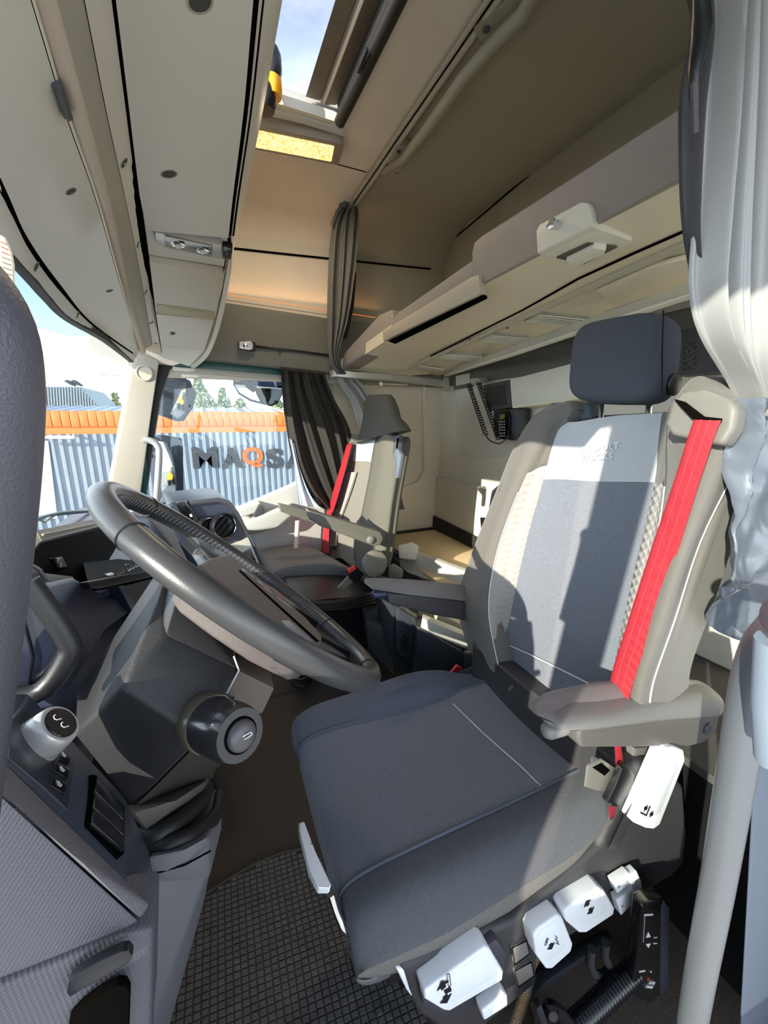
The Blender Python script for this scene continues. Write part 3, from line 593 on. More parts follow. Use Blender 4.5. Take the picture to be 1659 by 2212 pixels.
slab('far_armrest_shell', [at(u, v, y=.855) for u, v in ((838, 1282), (900, 1287), (1005, 1300), (1010, 1342), (940, 1330), (840, 1304))], (0, .05, 0), mat('armrest_shell_dark', (70, 68, 70), .5, bump=(900, .25)), ds, bevel=.006, seg=3)
lathe('armrest_knob', [(.004, -.004), (.010, 0), (.0115, .006), (.0115, .045), (.011, .05)], at(806, 1284, y=.875), (1, 0, -.12), dash_m, ds, n=16)
tube('steel_bracket', [at(1285, 1640, y=.40), at(1310, 1660, y=.39), at(1345, 1672, y=.38)], .010, chrome, ds, n=6)
# lower belt anchor and tongue
bt = [py(u, v, .340) for u, v in ((1312, 1735), (1338, 1742), (1365, 1706), (1372, 1676), (1360, 1660), (1345, 1660), (1330, 1700))]
slab('belt_tongue', bt, (0, .012, 0), black, ds, bevel=.003)
slab('tongue_plate', [at(u, v, y=.356) for u, v in ((1270, 1655), (1300, 1640), (1342, 1668), (1322, 1712), (1290, 1708), (1264, 1700))], (0, .003, 0), mat('steel_plate', (176, 172, 164), .3, metal=.6), ds, bevel=.0008)
slab('tongue_window', [at(u, v, y=.3555) for u, v in ((1280, 1658), (1300, 1648), (1318, 1664), (1306, 1676))], (0, .001, 0), gap_m, ds)
sheet('belt_tail', [[at(1328, 1612, y=.365), at(1342, 1612, y=.36)], [at(1330, 1650, y=.36), at(1348, 1665, y=.352)], [at(1329, 1690, y=.352), at(1340, 1690, y=.348)], [at(1327, 1724, y=.342), at(1331, 1722, y=.342)]], (.001, .001, 0), belt_m, ds, su=3, sv=2)
sheet('belt_tail', [[at(1314, 1742, y=.345), at(1332, 1744, y=.343)], [at(1316, 1756, y=.345), at(1330, 1754, y=.343)], [at(1318, 1772, y=.348), at(1326, 1766, y=.346)]], (.001, .001, 0), belt_m, ds, su=2, sv=2)
slab('recliner_cover', [at(u, v, y=.362) for u, v in ((1372, 1617), (1420, 1612), (1432, 1630), (1400, 1680), (1385, 1676), (1368, 1650))], (0, .04, 0), mat('recliner_grey', (104, 100, 98), .5), ds, bevel=.006)
hull('belt_buckle', [at(u, v, y=y) for u, v, y in ((966, 1462, .90), (990, 1437, .90), (1000, 1448, .885), (1024, 1478, .89), (1010, 1496, .89), (978, 1478, .885), (970, 1466, .92), (995, 1440, .92), (1020, 1480, .92))], black, ds, bevel=.002)
slab('buckle_button', [at(u, v, y=.884) for u, v in ((966, 1463), (988, 1438), (999, 1446), (977, 1470))], (.004, .012, -.002), mat('buckle_red', (226, 60, 62), .4), ds, bevel=.001)

# ================================================================= upper bunk
XB = .74
bu = empty('upper_bunk', (1.05, 1.3, 1.49), 'fold down upper bunk with mauve vinyl front and cream underside, above the seats', 'bunk')
def bz(y): return 1.585-.045*max(0, min(1, (y-.9)/1.2))
def fb(u, v, x=None): return at(u, v, x=XB if x is None else x)
q0, q1, q2 = fb(1020, 626), fb(1480, 383), at(1160, 728, x=1.20)
bn = (q1-q0).cross(q2-q0)
def uz(u, v): d = ray(u, v); return CAM+d*((q0-CAM).dot(bn)/d.dot(bn))
fro = [at(737, 797, y=2.19), at(790, 764, y=2.0), uz(850, 726), uz(940, 676), q0, q1, q1+(q1-q0)*.75]
rear = [at(880, 812, y=2.24), at(930, 808, y=2.235), at(962, 808, y=2.23), uz(1160, 728), uz(1500, 607), uz(1500, 607)+(q1-q0)*.75]
#print('BUNK', [tuple(round(c, 3) for c in p) for p in fro], [tuple(round(c, 3) for c in p) for p in rear])
fl = cr_path(fro, 6); re_ = cr_path(rear, 6)
bm = nb(); a_sheet(bm, [[a.lerp(b, t) for t in (0, .25, .5, .75, 1)] for a, b in zip(fl, re_)], (0, 0, .05)); fin('underside', bm, bunk_bt, bu, ang=60)
# front: tall end section towards the driver and the low section beyond
XB = .728
tall = [fb(1023, 623), fb(1480, 382), (XB, .12, 1.585), (XB, .12, 1.70), fb(1476, 229), fb(1040, 510), fb(1024, 524), fb(1019, 545), fb(1020, 618)]
slab('front_tall_panel', tall, (.10, 0, .025), bunk_fr, bu, bevel=.006, seg=3)
lowp = [fb(1024, 628), fb(1022, 556), fb(852, 682), fb(848, 690), fb(833, 700)]
slab('front_low_panel', [fb(1026, 620), fb(1024, 560), fb(856, 678), fb(846, 700), fb(838, 728)], (.09, 0, .022), bunk_fr, bu, bevel=.005)
slab('end_cushion', [at(738, 797, y=2.185), at(741, 764, y=2.165), at(800, 700, y=1.97), at(818, 680, y=1.92), at(846, 668, y=1.85), at(850, 690, y=1.83), at(838, 733, y=1.85)], (.10, .0, .0), bunk_fr, bu, bevel=.010, seg=3)
slab('guard_rail', [fb(826, 716, .716), fb(1018, 598, .716), fb(1034, 594, .716), fb(1036, 632, .716), fb(1030, 638, .716), fb(828, 737, .716)], (.02, 0, 0), mat('guard_rail_grey', (186, 176, 156), .45), bu, bevel=.003)
slab('rail_shadow_slot', [fb(838, 737), fb(1032, 640), fb(1040, 634), fb(1040, 640), fb(845, 740)], (.02, 0, -.004), gap_m, bu)
# mattress behind the front lip
slab('mattress', [(.86, .15, 1.66), (1.36, .15, 1.66), (1.36, 2.18, 1.60), (.95, 2.18, 1.60)], (0, 0, -.06), mat('mattress_grey', (120, 114, 106), .9), bu, bevel=.02)
# latch plate that wraps the lower front edge
lp = [fb(1160, 548, .716), fb(1157, 500, .716), fb(1165, 484, .716), fb(1255, 436, .716), fb(1270, 438, .716), fb(1277, 452, .716), fb(1280, 488, .716)]
slab('latch_plate', lp, (.02, 0, 0), cream, bu, bevel=.004, seg=3)
zb = 0
slab('latch_base', [fb(1160, 549, .722), fb(1280, 489, .722), uz(1366, 512)+Vector((0, 0, -.006)), uz(1364, 520)+Vector((0, 0, -.006)), uz(1262, 568)+Vector((0, 0, -.006)), uz(1240, 568)+Vector((0, 0, -.006))], (0, 0, .015), cream, bu, bevel=.004, seg=3)
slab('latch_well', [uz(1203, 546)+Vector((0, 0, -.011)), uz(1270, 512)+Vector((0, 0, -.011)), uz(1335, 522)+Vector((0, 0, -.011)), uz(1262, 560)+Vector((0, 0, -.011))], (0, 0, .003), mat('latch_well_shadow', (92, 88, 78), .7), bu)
slab('latch_handle', [uz(1224, 544)+Vector((0, 0, -.020)), uz(1286, 513)+Vector((0, 0, -.020)), uz(1312, 517)+Vector((0, 0, -.020)), uz(1308, 528)+Vector((0, 0, -.020)), uz(1248, 557)+Vector((0, 0, -.020)), uz(1230, 554)+Vector((0, 0, -.020))], (0, 0, .014), cream, bu, bevel=.004, seg=3)
kn = fb(1206, 487, .716)
lathe('latch_knob', [(.009, 0), (.009, .006), (.006, .010), (.006, .016), (.0095, .018), (.011, .022), (.0095, .028), (.003, .030)], kn, (-1, -.15, -.1), chrome, bu, n=16)
# underside frame: rails and slatted pockets
frail = [(852, 806), (990, 745), (1180, 660), (1300, 604), (1500, 515)]
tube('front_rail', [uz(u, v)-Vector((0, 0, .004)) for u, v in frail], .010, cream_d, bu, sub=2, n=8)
tube('seam_rail', [uz(u, v)-Vector((0, 0, .002)) for u, v in ((930, 768), (1130, 668), (1250, 600), (1494, 490))], .003, gap_m, bu, sub=2, n=6)
rr_ = [at(962, 812, y=2.22), at(1100, 768, x=1.12), at(1300, 700, x=1.08), at(1512, 632, x=1.03), V(1.03, .12, 1.53)]
bm = nb(); a_sheet(bm, [[p+Vector((-.012, 0, .02)), p+Vector((-.012, 0, -.004)), p+Vector((.008, 0, -.006))] for p in rr_], (0, 0, .006)); fin('rear_rail', bm, cream, bu)
for (a, b, c, d) in (((1166, 672), (1274, 682), (1262, 708), (1132, 690)), ((1062, 718), (1142, 724), (1138, 748), (1030, 732)), ((958, 760), (1042, 764), (1036, 780), (938, 770))):
    p = [uz(*q)-Vector((0, 0, .006)) for q in (a, b, c, d)]
    g = slab('slat_pocket', p, (0, 0, .012), mat('pocket_grey', (168, 166, 152), .5), bu, bevel=.001)
    for k in range(5):
        f = .12+.18*k
        tube('slat', [p[0].lerp(p[3], f)-Vector((0, 0, .002)), p[1].lerp(p[2], f)-Vector((0, 0, .002))], .0028, cream, g, n=6)
for (a, b, c, d) in (((875, 794), (925, 797), (958, 798), (900, 788)),):
    slab('end_frame', [uz(*q)-Vector((0, 0, .004)) for q in (a, b, c, d)], (0, 0, .008), cream, bu)
for u, v in ((1136, 681), (1096, 706), (1016, 731)): lathe('rivet', [(.006, 0), (.006, .003), (.003, .004)], uz(u, v)-Vector((0, 0, .002)), (0, 0, -1), dgrey, bu, n=10)
sw = [uz(1290, 618), uz(1400, 566), uz(1505, 540), uz(1505, 600), uz(1440, 618), uz(1330, 650)]
slab('rear_pad', [p-Vector((0, 0, .014)) for p in sw], (0, 0, .012), bunk_bt, bu, bevel=.004)
sr = empty('bunk_support_rail', (1.0, 2.18, 1.42), 'silver rail carrying the far end of the upper bunk', 'rail')
rp = [at(712, 812, y=2.20), at(722, 808, y=2.17), at(760, 811, y=2.15), at(860, 818, y=2.15), at(968, 831, y=2.15)]
bm = nb(); rps = cr_path(rp, 4); a_sheet(bm, [[p+Vector((0, 0, .024)), p+Vector((0, -.008, .018)), p+Vector((0, -.008, -.012)), p+Vector((0, 0, -.018))] for p in rps], (0, .012, 0)); fin('rail', bm, alu, sr)
slab('end_bracket', [at(962, 815, y=2.14), at(970, 815, y=2.14), at(972, 846, y=2.14), at(960, 844, y=2.14)], (0, .03, 0), alu, sr, bevel=.002)
lathe('rail_bolt', [(.008, 0), (.008, .004), (.004, .006)], at(961, 828, y=2.138), (0, -1, 0), chrome, sr, n=12)
tube('lock_pin', [at(822, 829, y=2.15), at(880, 831, y=2.15)], .005, alu, sr); lathe('pin_head', [(.011, 0), (.012, .006), (.006, .012)], at(823, 829, y=2.148), (0, -1, 0), cream, sr, n=12)

# ================================================================= ceiling: hatch, lamp, track, handle
ha = empty('roof_hatch', (.3, .95, 2.25), 'open roof hatch with dark raised lid edge and ribbed white far wall', 'hatch')
rib0 = [at(560, 244, z=ZC), at(748, 284, z=ZC)]
yf = 1.66
b0, b1 = V(.02, yf, ZC), at(747, 284, y=yf); t0, t1 = at(560, 184, y=yf+.05), at(694, 216, y=yf+.05)
hat_w = mat('hatch_white', (214, 212, 208), .5)
hw = slab('far_wall', [b0, b1, t1+Vector((.10, 0, .0)), V(.02, yf+.05, t1.z)], (0, .03, 0), hat_w, ha)
for k in range(12):
    f = (k+.5)/12; tube('rib', [b0.lerp(V(.02, yf+.05, t1.z), f)+Vector((0, -.002, 0)), b1.lerp(t1+Vector((.10, 0, 0)), f)+Vector((0, -.002, 0))], .0022, hat_w, hw, n=5)
def yline(u, v, y0=yf+.02):
    p = at(u, v, y=y0); return p
A_, B_, C_, D_ = at(660, 209, y=yf+.02), at(690, 218, y=yf+.01), at(728, 228, y=yf-.04), at(748, 234, z=ZC)
def along(ps, y1=.2): return [[p.copy() for p in ps], [V(p.x, y1, p.z) for p in ps]]
slab('lid_edge_cloth', [A_, B_, B_+Vector((.02, 0, .03)), A_+Vector((.02, 0, .03))], (0, .2-A_.y, 0), mat('hatch_grained', (118, 108, 92), .85, bump=(300, .8), var=.2, vscale=200), ha, smooth=False)
hull('lid_bulge', [B_, B_.lerp(C_, .5)+Vector((-.015, 0, -.01)), C_, C_+Vector((.02, 0, .06)), B_+Vector((.03, 0, .05))]+[V(p.x, .2, p.z) for p in (B_, B_.lerp(C_, .5)+Vector((-.015, 0, -.01)), C_, C_+Vector((.02, 0, .06)), B_+Vector((.03, 0, .05)))], mat('hatch_bulge', (84, 76, 64), .55), ha, bevel=.006)
sp_ = [V(D_.x+.015, .2, ZC-.004), V(D_.x+.005, 1.2, ZC-.004), V(D_.x-.004, yf-.03, ZC-.004)]
tube('gasket', [C_.lerp(D_, .6)*0+p for p in sp_], .020, rubber, ha, sub=4, n=8)
slab('ceiling_flange', [V(D_.x, .2, ZC-.002), V(.575, .2, ZC-.002), V(.575, yf+.02, ZC-.002), V(D_.x-.06, yf+.02, ZC-.002), V(D_.x, yf-.02, ZC-.002)], (0, 0, .02), head_light, ha, smooth=False)
slab('lid_base', [C_, D_, D_+Vector((.03, 0, .10)), C_+Vector((.03, 0, .10))], (0, .2-C_.y, 0), mat('hatch_black', (30, 28, 26), .7), ha, smooth=False)
slab('lid_wall', [V(D_.x, .22, ZC), V(D_.x+.03, .22, ZC+.22), V(D_.x+.03, yf+.05, ZC+.22), V(D_.x, yf+.03, ZC)], (.03, 0, 0), mat('hatch_dark', (60, 56, 50), .6), ha)
slab('latch_tab', [at(770, 150, z=ZC-.012), at(790, 100, z=ZC-.012), at(797, 103, z=ZC-.012), at(778, 152, z=ZC-.012)], (0, 0, -.01), black, ha, bevel=.002)
for u, v in ((598, 150), (585, 220)):
    p = at(u, v, y=1.58); bcn = empty('roof_beacon', p, ('amber and black roof beacon base seen through the hatch opening' if v < 200 else 'black lamp foot just below the beacon at hatch edge'), 'beacon')
    lathe('base', [(.03, 0), (.036, .02), (.036, .06), (.028, .08)], p-Vector((.02, 0, .03)), (0, 0, 1), black, bcn, n=14)
    if v < 200: lathe('amber_lens', [(.03, -.05), (.034, -.03), (.034, -.002), (.03, 0)], p-Vector((.02, 0, .03)), (0, 0, 1), mat('amber', (250, 170, 30), .2), bcn, n=14)
la = empty('ceiling_lamp', at(650, 315, z=ZC), 'lit amber rectangular ceiling lamp beside the roof hatch', 'lamp')
zl = 2.215
def cl(u, v, z=zl): return at(u, v, z=z)
slab('surround', [cl(520, 262), cl(728, 309), cl(742, 314), cl(741, 325), cl(734, 350), cl(728, 357), cl(520, 318)], (0, 0, .06), mat('lamp_surround', (150, 140, 126), .5), la, bevel=.004)
lm = bpy.data.materials.new('lit_amber_lens'); lm.use_nodes = True; t_ = lm.node_tree; b_ = t_.nodes['Principled BSDF']; b_.inputs['Base Color'].default_value = lin((250, 200, 120)); b_.inputs['Roughness'].default_value = .2
tcx = t_.nodes.new('ShaderNodeTexCoord'); vo = t_.nodes.new('ShaderNodeTexVoronoi'); vo.inputs['Scale'].default_value = 150; rp_ = t_.nodes.new('ShaderNodeValToRGB')
rp_.color_ramp.elements[0].position = .1; rp_.color_ramp.elements[0].color = (1, .74, .34, 1); rp_.color_ramp.elements[1].position = .7; rp_.color_ramp.elements[1].color = (.40, .24, .07, 1)
t_.links.new(tcx.outputs['Object'], vo.inputs['Vector']); t_.links.new(vo.outputs['Distance'], rp_.inputs['Fac']); t_.links.new(rp_.outputs['Color'], b_.inputs['Emission Color']); b_.inputs['Emission Strength'].default_value = .8
slab('lens', [cl(520, 276, zl-.004), cl(722, 318, zl-.004), cl(716, 350, zl-.004), cl(520, 313, zl-.004)], (0, 0, .008), lm, la, bevel=.002)
ll = bpy.data.lights.new('lamp_light', 'AREA'); ll.energy = 1.3; ll.color = (1, .80, .52); ll.shape = 'RECTANGLE'; ll.size = .22; ll.size_y = .06
lo_ = bpy.data.objects.new('lamp_light', ll); COL.objects.link(lo_); lo_.location = at(640, 318, z=zl-.02)
tk = empty('curtain_track', (.77, 1.2, 2.24), 'two lipped curtain track running across the ceiling', 'track')
ta_, tb_ = at(766, 436, z=2.235), at(1057, 0, z=2.235); tb_ = V(ta_.x, -.02, 2.235)
for dx, r, mm in ((-.012, .008, greige_d), (.012, .010, greige_d), (.0, .006, gap_m)):
    tube('rail', [ta_+Vector((dx, .02, .004 if mm is gap_m else 0)), tb_+Vector((dx, 0, .004 if mm is gap_m else 0))], r, mm, tk, n=8)
gh = empty('ceiling_grab_handle', (.86, 1.3, 2.24), 'long curved grab handle on the rear ceiling beside the curtain track', 'handle')
hz = 2.20
hpts = [at(826, 372, z=2.235), at(870, 345, z=hz), at(930, 268, z=hz-.02), at(1000, 170, z=hz-.02), at(1060, 100, z=hz-.01), at(1130, 30, z=hz-.01), at(1175, -60, z=hz)]
tube('bar', hpts, [.012, .017, .018, .018, .019, .019, .018], head_dark, gh, n=10)
slab('mount', [at(834, 352, z=2.225), at(858, 312, z=2.225), at(893, 318, z=2.225), at(880, 350, z=2.225), at(856, 376, z=2.225)], (0, 0, .025), head_dark, gh, bevel=.005)
slab('mount', [at(1022, 68, z=2.225), at(1060, 30, z=2.225), at(1130, -30, z=2.225), at(1160, -20, z=2.225), at(1085, 95, z=2.225), at(1050, 110, z=2.225)], (0, 0, .025), head_dark, gh, bevel=.005)
for u, v, r in ((861, 327, .008), (857, 374, .004), (1051, 62, .011), (1137, 10, .012)):
    lathe('screw_cap', [(r, 0), (r, .003), (r*.6, .004)], at(u, v, z=2.205 if r > .009 else 2.222), (0, 0, -1), dgrey, gh, n=12)

from mathutils import noise as mnoise
# ================================================================= curtains
def curtain(name, outline, th, m, parent, folds=6, amp=.012, nv=10):
    pass
cur_g = mat('grey_curtain', (112, 112, 108), .75, bump=(500, .2), var=.06, vscale=40)
cur_k = mat('black_curtain', (40, 38, 34), .85, bump=(500, .2), var=.1, vscale=40)
cur_s = mat('silver_curtain', (150, 149, 148), .42, bump=(700, .1), spec=.7)
cur_e = mat('dark_hem', (66, 64, 66), .85, bump=(400, .4), pattern='weave')
def folded(name, left, right, y, m, parent, nf, amp, dep=(0, 1, 0), th=(0, .003, 0), sub=8, wob=.0, phase=0, y2=None, n=64, crumple=0):
    Lp = cr_path([at(u, v, y=y) for u, v in left], sub); Rp = cr_path([at(u, v, y=(y2 or y)) for u, v in right], sub)
    g = []
    for i, (a, b) in enumerate(zip(Lp, Rp)):
        s = i/(len(Lp)-1); r = []
        for j in range(n+1):
            f = j/n; ph = nf*2*PI*f+phase+wob*math.sin(3.1*s+5*f)
            w_ = amp*(math.sin(ph)+.35*math.sin(2.3*ph+1.3)+.2*math.sin(.6*ph+4*s))
            q = a.lerp(b, f)+Vector(dep)*w_
            if crumple: q += Vector((0, 1, 0))*crumple*(mnoise.noise(q*16)+.6*abs(mnoise.noise(q*34)))
            r.append(q)
        g.append(r)
    bm = nb(); a_sheet(bm, g, th); return fin(name, bm, m, parent, ang=80)
bc = empty('bunk_curtain', (.72, 2.15, 1.4), 'gathered grey curtain hanging from the ceiling track at far side', 'curtain')
folded('drape', [(752, 432), (722, 480), (712, 560), (708, 690), (712, 770), (728, 808)], [(768, 438), (774, 480), (768, 580), (752, 690), (730, 770), (748, 808)], 2.13, cur_g, bc, 4, .016, wob=1.5)
folded('lower_drape', [(722, 800), (735, 830), (760, 870), (775, 925)], [(752, 806), (788, 838), (812, 880), (830, 930)], 2.19, cur_s, bc, 3, .014, wob=1)
for i, (u, v) in enumerate(((720, 478), (727, 462), (735, 448), (744, 440), (754, 433))):
    lathe('heading_pleat', [(.006, -.02), (.010, -.012), (.008, 0), (.010, .012), (.006, .02)], at(u, v, y=2.12), (.4, 0, 1), cur_g, bc, n=8)
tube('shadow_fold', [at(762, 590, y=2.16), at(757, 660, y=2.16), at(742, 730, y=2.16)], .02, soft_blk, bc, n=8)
kc = empty('window_curtain', (.5, 2.26, .9), 'pleated black curtain drawn back beside the passenger window', 'curtain')
folded('drape', [(608, 797), (612, 860), (622, 940), (640, 1020), (668, 1075), (700, 1100)], [(700, 808), (720, 860), (748, 910), (765, 960), (770, 1020), (765, 1090)], 2.215, cur_k, kc, 5, .022, wob=1.2)
tube('heading', [at(606, 796, y=2.20), at(702, 808, y=2.20)], .010, cur_k, kc, n=8)
hem = folded('silver_lining', [(625, 945), (634, 990), (640, 1040), (646, 1090)], [(636, 960), (650, 1020), (672, 1072), (696, 1100)], 2.20, mat('curtain_lining', (186, 198, 212), .45), kc, 2, .008)
slab('hook_tape', [at(676, 1078, y=2.19), at(684, 1073, y=2.19), at(695, 1088, y=2.19), at(688, 1092, y=2.19)], (0, .003, 0), black, kc)
dc = empty('door_curtain', (.85, .35, 1.2), 'large silver faced curtain gathered at the near right, behind the driver seat', 'curtain')
yc = .34
folded('drape', [(1560, -40), (1548, 120), (1536, 300), (1520, 480), (1510, 620), (1530, 720), (1590, 830), (1612, 900)], [(1760, -40), (1770, 150), (1760, 350), (1750, 520), (1740, 700), (1720, 800), (1700, 860), (1690, 900)], yc, cur_s, dc, 5.2, .012, wob=1.0, n=110, y2=.30)
folded('dark_hem', [(1488, -40), (1506, 40), (1482, 190), (1480, 330), (1486, 480), (1508, 610), (1530, 700), (1592, 830)], [(1562, -40), (1552, 120), (1538, 300), (1522, 480), (1513, 620), (1526, 700), (1545, 740), (1600, 840)], yc+.012, cur_e, dc, 1.6, .006, n=30)
tube('inner_fold', [at(1512, -30, y=yc), at(1516, 60, y=yc), at(1500, 160, y=yc), at(1502, 240, y=yc)], [.006, .010, .006, .004], black, dc, n=8, sub=4)
slab('hook_tape', [at(1497, 178, y=yc-.004), at(1507, 176, y=yc-.004), at(1510, 285, y=yc-.004), at(1500, 288, y=yc-.004)], (0, .003, 0), mat('hook_tape', (78, 76, 80), .9), dc)
folded('lower_drape', [(1600, 860), (1596, 940), (1580, 1050), (1562, 1150), (1540, 1240), (1520, 1262), (1536, 1320), (1560, 1365), (1598, 1385)], [(1720, 860), (1720, 960), (1720, 1050), (1720, 1150), (1720, 1230), (1720, 1270), (1710, 1310), (1690, 1340), (1660, 1370)], .31, mat('satin_silver', (88, 94, 105), .24, bump=(700, .08), spec=.8), dc, 2.2, .016, wob=4.5, n=90, crumple=.011, sub=10)

# ================================================================= passenger seat
ps = empty('passenger_seat', (.45, 1.78, .0), 'smaller grey passenger seat with built in headrest and red belt, far side', 'seat')
def pp(u, v, off=0, y0=None):
    return atp(u, v, off, x0=.65, k=.19)
def pr(*q): return [pp(*a) for a in q]
# backrest columns: far edge, far bolster, centre left, centre right, near bolster, near edge
P_ = [pr((704, 1222, -.0), (714, 1214, .03), (735, 1205, .0), (770, 1232, .0), (792, 1235, .05), (818, 1228, .03)),
      pr((688, 1180, -.02), (700, 1176, .04), (722, 1172, .0), (764, 1190, .0), (790, 1190, .06), (828, 1180, .03)),
      pr((700, 1100, -.02), (712, 1100, .04), (738, 1096, .0), (782, 1102, .0), (802, 1100, .06), (840, 1090, .03)),
      pr((722, 1040, -.02), (734, 1040, .04), (754, 1030, .0), (796, 1032, .0), (818, 1030, .06), (852, 1020, .03)),
      pr((742, 978, -.02), (752, 975, .03), (768, 968, .0), (806, 968, .0), (828, 960, .06), (862, 962, .03)),
      pr((756, 945, -.02), (764, 938, .02), (776, 950, .0), (812, 946, .0), (828, 934, .05), (858, 944, .03))]
for r in P_: r.append(r[-1]+Vector((.025, 0, 0)))
PG = grid_up(P_, 4, 4)
bolst_p = mat('passenger_bolster', (94, 92, 84), .85, bump=(700, .35), var=.1, vscale=260, scl=(1, 1, 4))
gpart('far_bolster', sub(PG, 0, 8), (.05, 0, 0), bolst_p, ps)
gpart('back_centre', sub(PG, 8, 12, 0, 15), (.04, 0, 0), mat('passenger_cloth', (122, 118, 112), .9, bump=(900, .4), var=.12, vscale=300), ps)
gpart('light_back_panel', sub(PG, 8, 12, 14), (.04, 0, 0), logo_m, ps)
gpart('near_bolster', sub(PG, 12, 24), (.035, .01, 0), bolst_p, ps)
sheet('quilted_strip', [[pp(u, v, .026), pp(u2, v, .012)] for u, u2, v in ((728, 768, 1020), (716, 756, 1060), (702, 742, 1100), (692, 728, 1140), (700, 724, 1180))], (.01, 0, 0), quilt_m, ps, uv=((0, 1, 0), (.17, 0, 1)))
hs = []
for (l, r, v0, v1, d) in ((770, 872, 958, 930, .10), (780, 862, 925, 915, .095), (784, 850, 905, 903, .09), (786, 846, 885, 884, .085), (788, 838, 866, 862, .08), (794, 832, 854, 852, .06)):
    a = pp(l, v0, .0); b = pp(r, v1, .03); c_ = (a+b)/2; ex = (b-a)/2
    hs.append(srect(c_+Vector((.02, 0, 0)), ex, Vector((d*.55, d*.2, 0)), 3.2, 20))
bm = nb(); a_loft(bm, hs); fin('headrest', bm, mat('passenger_headrest', (70, 70, 66), .85, bump=(600, .35), var=.1, vscale=260), ps, ang=70)
slab('back_shell', [pp(705, 1220, -.07), pp(826, 1232, -.06), pp(860, 950, -.05), pp(766, 950, -.07)], (.03, 0, 0), mat('seat_shell', (110, 106, 98), .6), ps, bevel=.01)
slab('near_edge_shell', [pp(826, 1240, .02), pp(842, 1090, .02), pp(868, 960, .02), pp(866, 940, .0), pp(860, 1000, -.04), pp(838, 1160, -.04), pp(830, 1236, -.03)], (0, .02, 0), bolst_p, ps, bevel=.004)
slab('handle_plate', [pp(850, 942, .045), pp(862, 940, .045), pp(858, 978, .045), pp(846, 980, .045)], (.02, 0, 0), dgrey, ps, bevel=.002)
slab('handle_slot', [pp(857, 947, .047), pp(861, 946, .047), pp(858, 968, .047), pp(855, 969, .047)], (.002, 0, 0), gap_m, ps)
slab('tilt_lever', [pp(852, 972, .07), pp(858, 970, .07), pp(866, 982, .07), pp(862, 1012, .07), pp(858, 1033, .07), pp(851, 1032, .07), pp(856, 1000, .07), pp(848, 985, .07)], (.015, 0, 0), mat('lever_grey', (92, 100, 112), .3), ps, bevel=.003)
sheet('belt', [[pp(749, 960, .035), pp(760, 957, .035)], [pp(735, 1010, .06), pp(747, 1010, .06)], [pp(715, 1075, .065), pp(728, 1078, .065)], [pp(700, 1130, .065), pp(712, 1133, .065)], [pp(693, 1192, .07), pp(710, 1196, .07)]], (.002, 0, 0), belt_m, ps, su=4, sv=2)
# cushion
C2_ = []
for q in ([(528, 1205), (560, 1188), (610, 1180), (655, 1180)], ):
    pass
zc2 = .47
def pc(u, v, z): return at(u, v, z=z)
cp = [[pc(548, 1210, .40), pc(556, 1192, .47), pc(620, 1178, .475), pc(662, 1180, .475), pc(690, 1190, .47)],
      [pc(560, 1228, .40), pc(572, 1204, .48), pc(640, 1196, .47), pc(690, 1200, .47), pc(730, 1212, .47)],
      [pc(580, 1262, .40), pc(585, 1224, .485), pc(660, 1215, .47), pc(720, 1220, .47), pc(765, 1232, .47)],
      [pc(595, 1290, .37), pc(598, 1240, .485), pc(680, 1222, .485), pc(735, 1225, .485), pc(782, 1240, .475)],
      [pc(605, 1296, .345), pc(610, 1255, .45), pc(690, 1248, .44), pc(745, 1248, .43), pc(792, 1258, .43)],
      [pc(608, 1298, .335), pc(615, 1276, .385), pc(690, 1272, .37), pc(745, 1266, .37), pc(796, 1270, .38)]]
CG = grid_up(cp, 4, 4)
gpart('cushion', CG, (.01, .02, -.04), mat('passenger_cushion', (122, 118, 116), .9, bump=(900, .5), var=.12, vscale=300), ps)
gpart('near_cushion_bolster', [[p+Vector((0, -.004, .001)) for p in r] for r in CG[11:]], (0, .01, 0), mat('passenger_bolster_dark', (84, 88, 96), .9, bump=(900, .4), var=.12, vscale=300), ps)
slab('seat_base', [pc(600, 1300, .33), pc(800, 1275, .33), pc(815, 1290, .28), pc(640, 1330, .26)], (.0, .34, -.02), black, ps, bevel=.005)
for k in range(4):
    f = k/3
    tube('bellows_fold', [at(640+14*f, 1300+10*f, y=1.47), at(720, 1302+14*f, y=1.43), at(800, 1283+20*f, y=1.45), at(815, 1280+22*f, y=1.60)], .011, rubber, ps, sub=4, n=6)
slab('bellows_core', [at(640, 1300, y=1.5), at(812, 1285, y=1.5), at(815, 1400, y=1.5), at(680, 1420, y=1.5)], (0, .4, 0), black, ps)
lathe('recliner_cover', [(.058, 0), (.060, .01), (.055, .02), (.045, .024)], at(807, 1217, y=1.46), (.1, -1, .1), mat('recliner_taupe', (122, 118, 108), .5), ps, n=24)
slab('recliner_bracket', [at(784, 1200, y=1.545), at(830, 1195, y=1.545), at(826, 1240, y=1.545), at(806, 1250, y=1.545), at(780, 1228, y=1.545)], (0, .03, 0), dgrey, ps, bevel=.004)
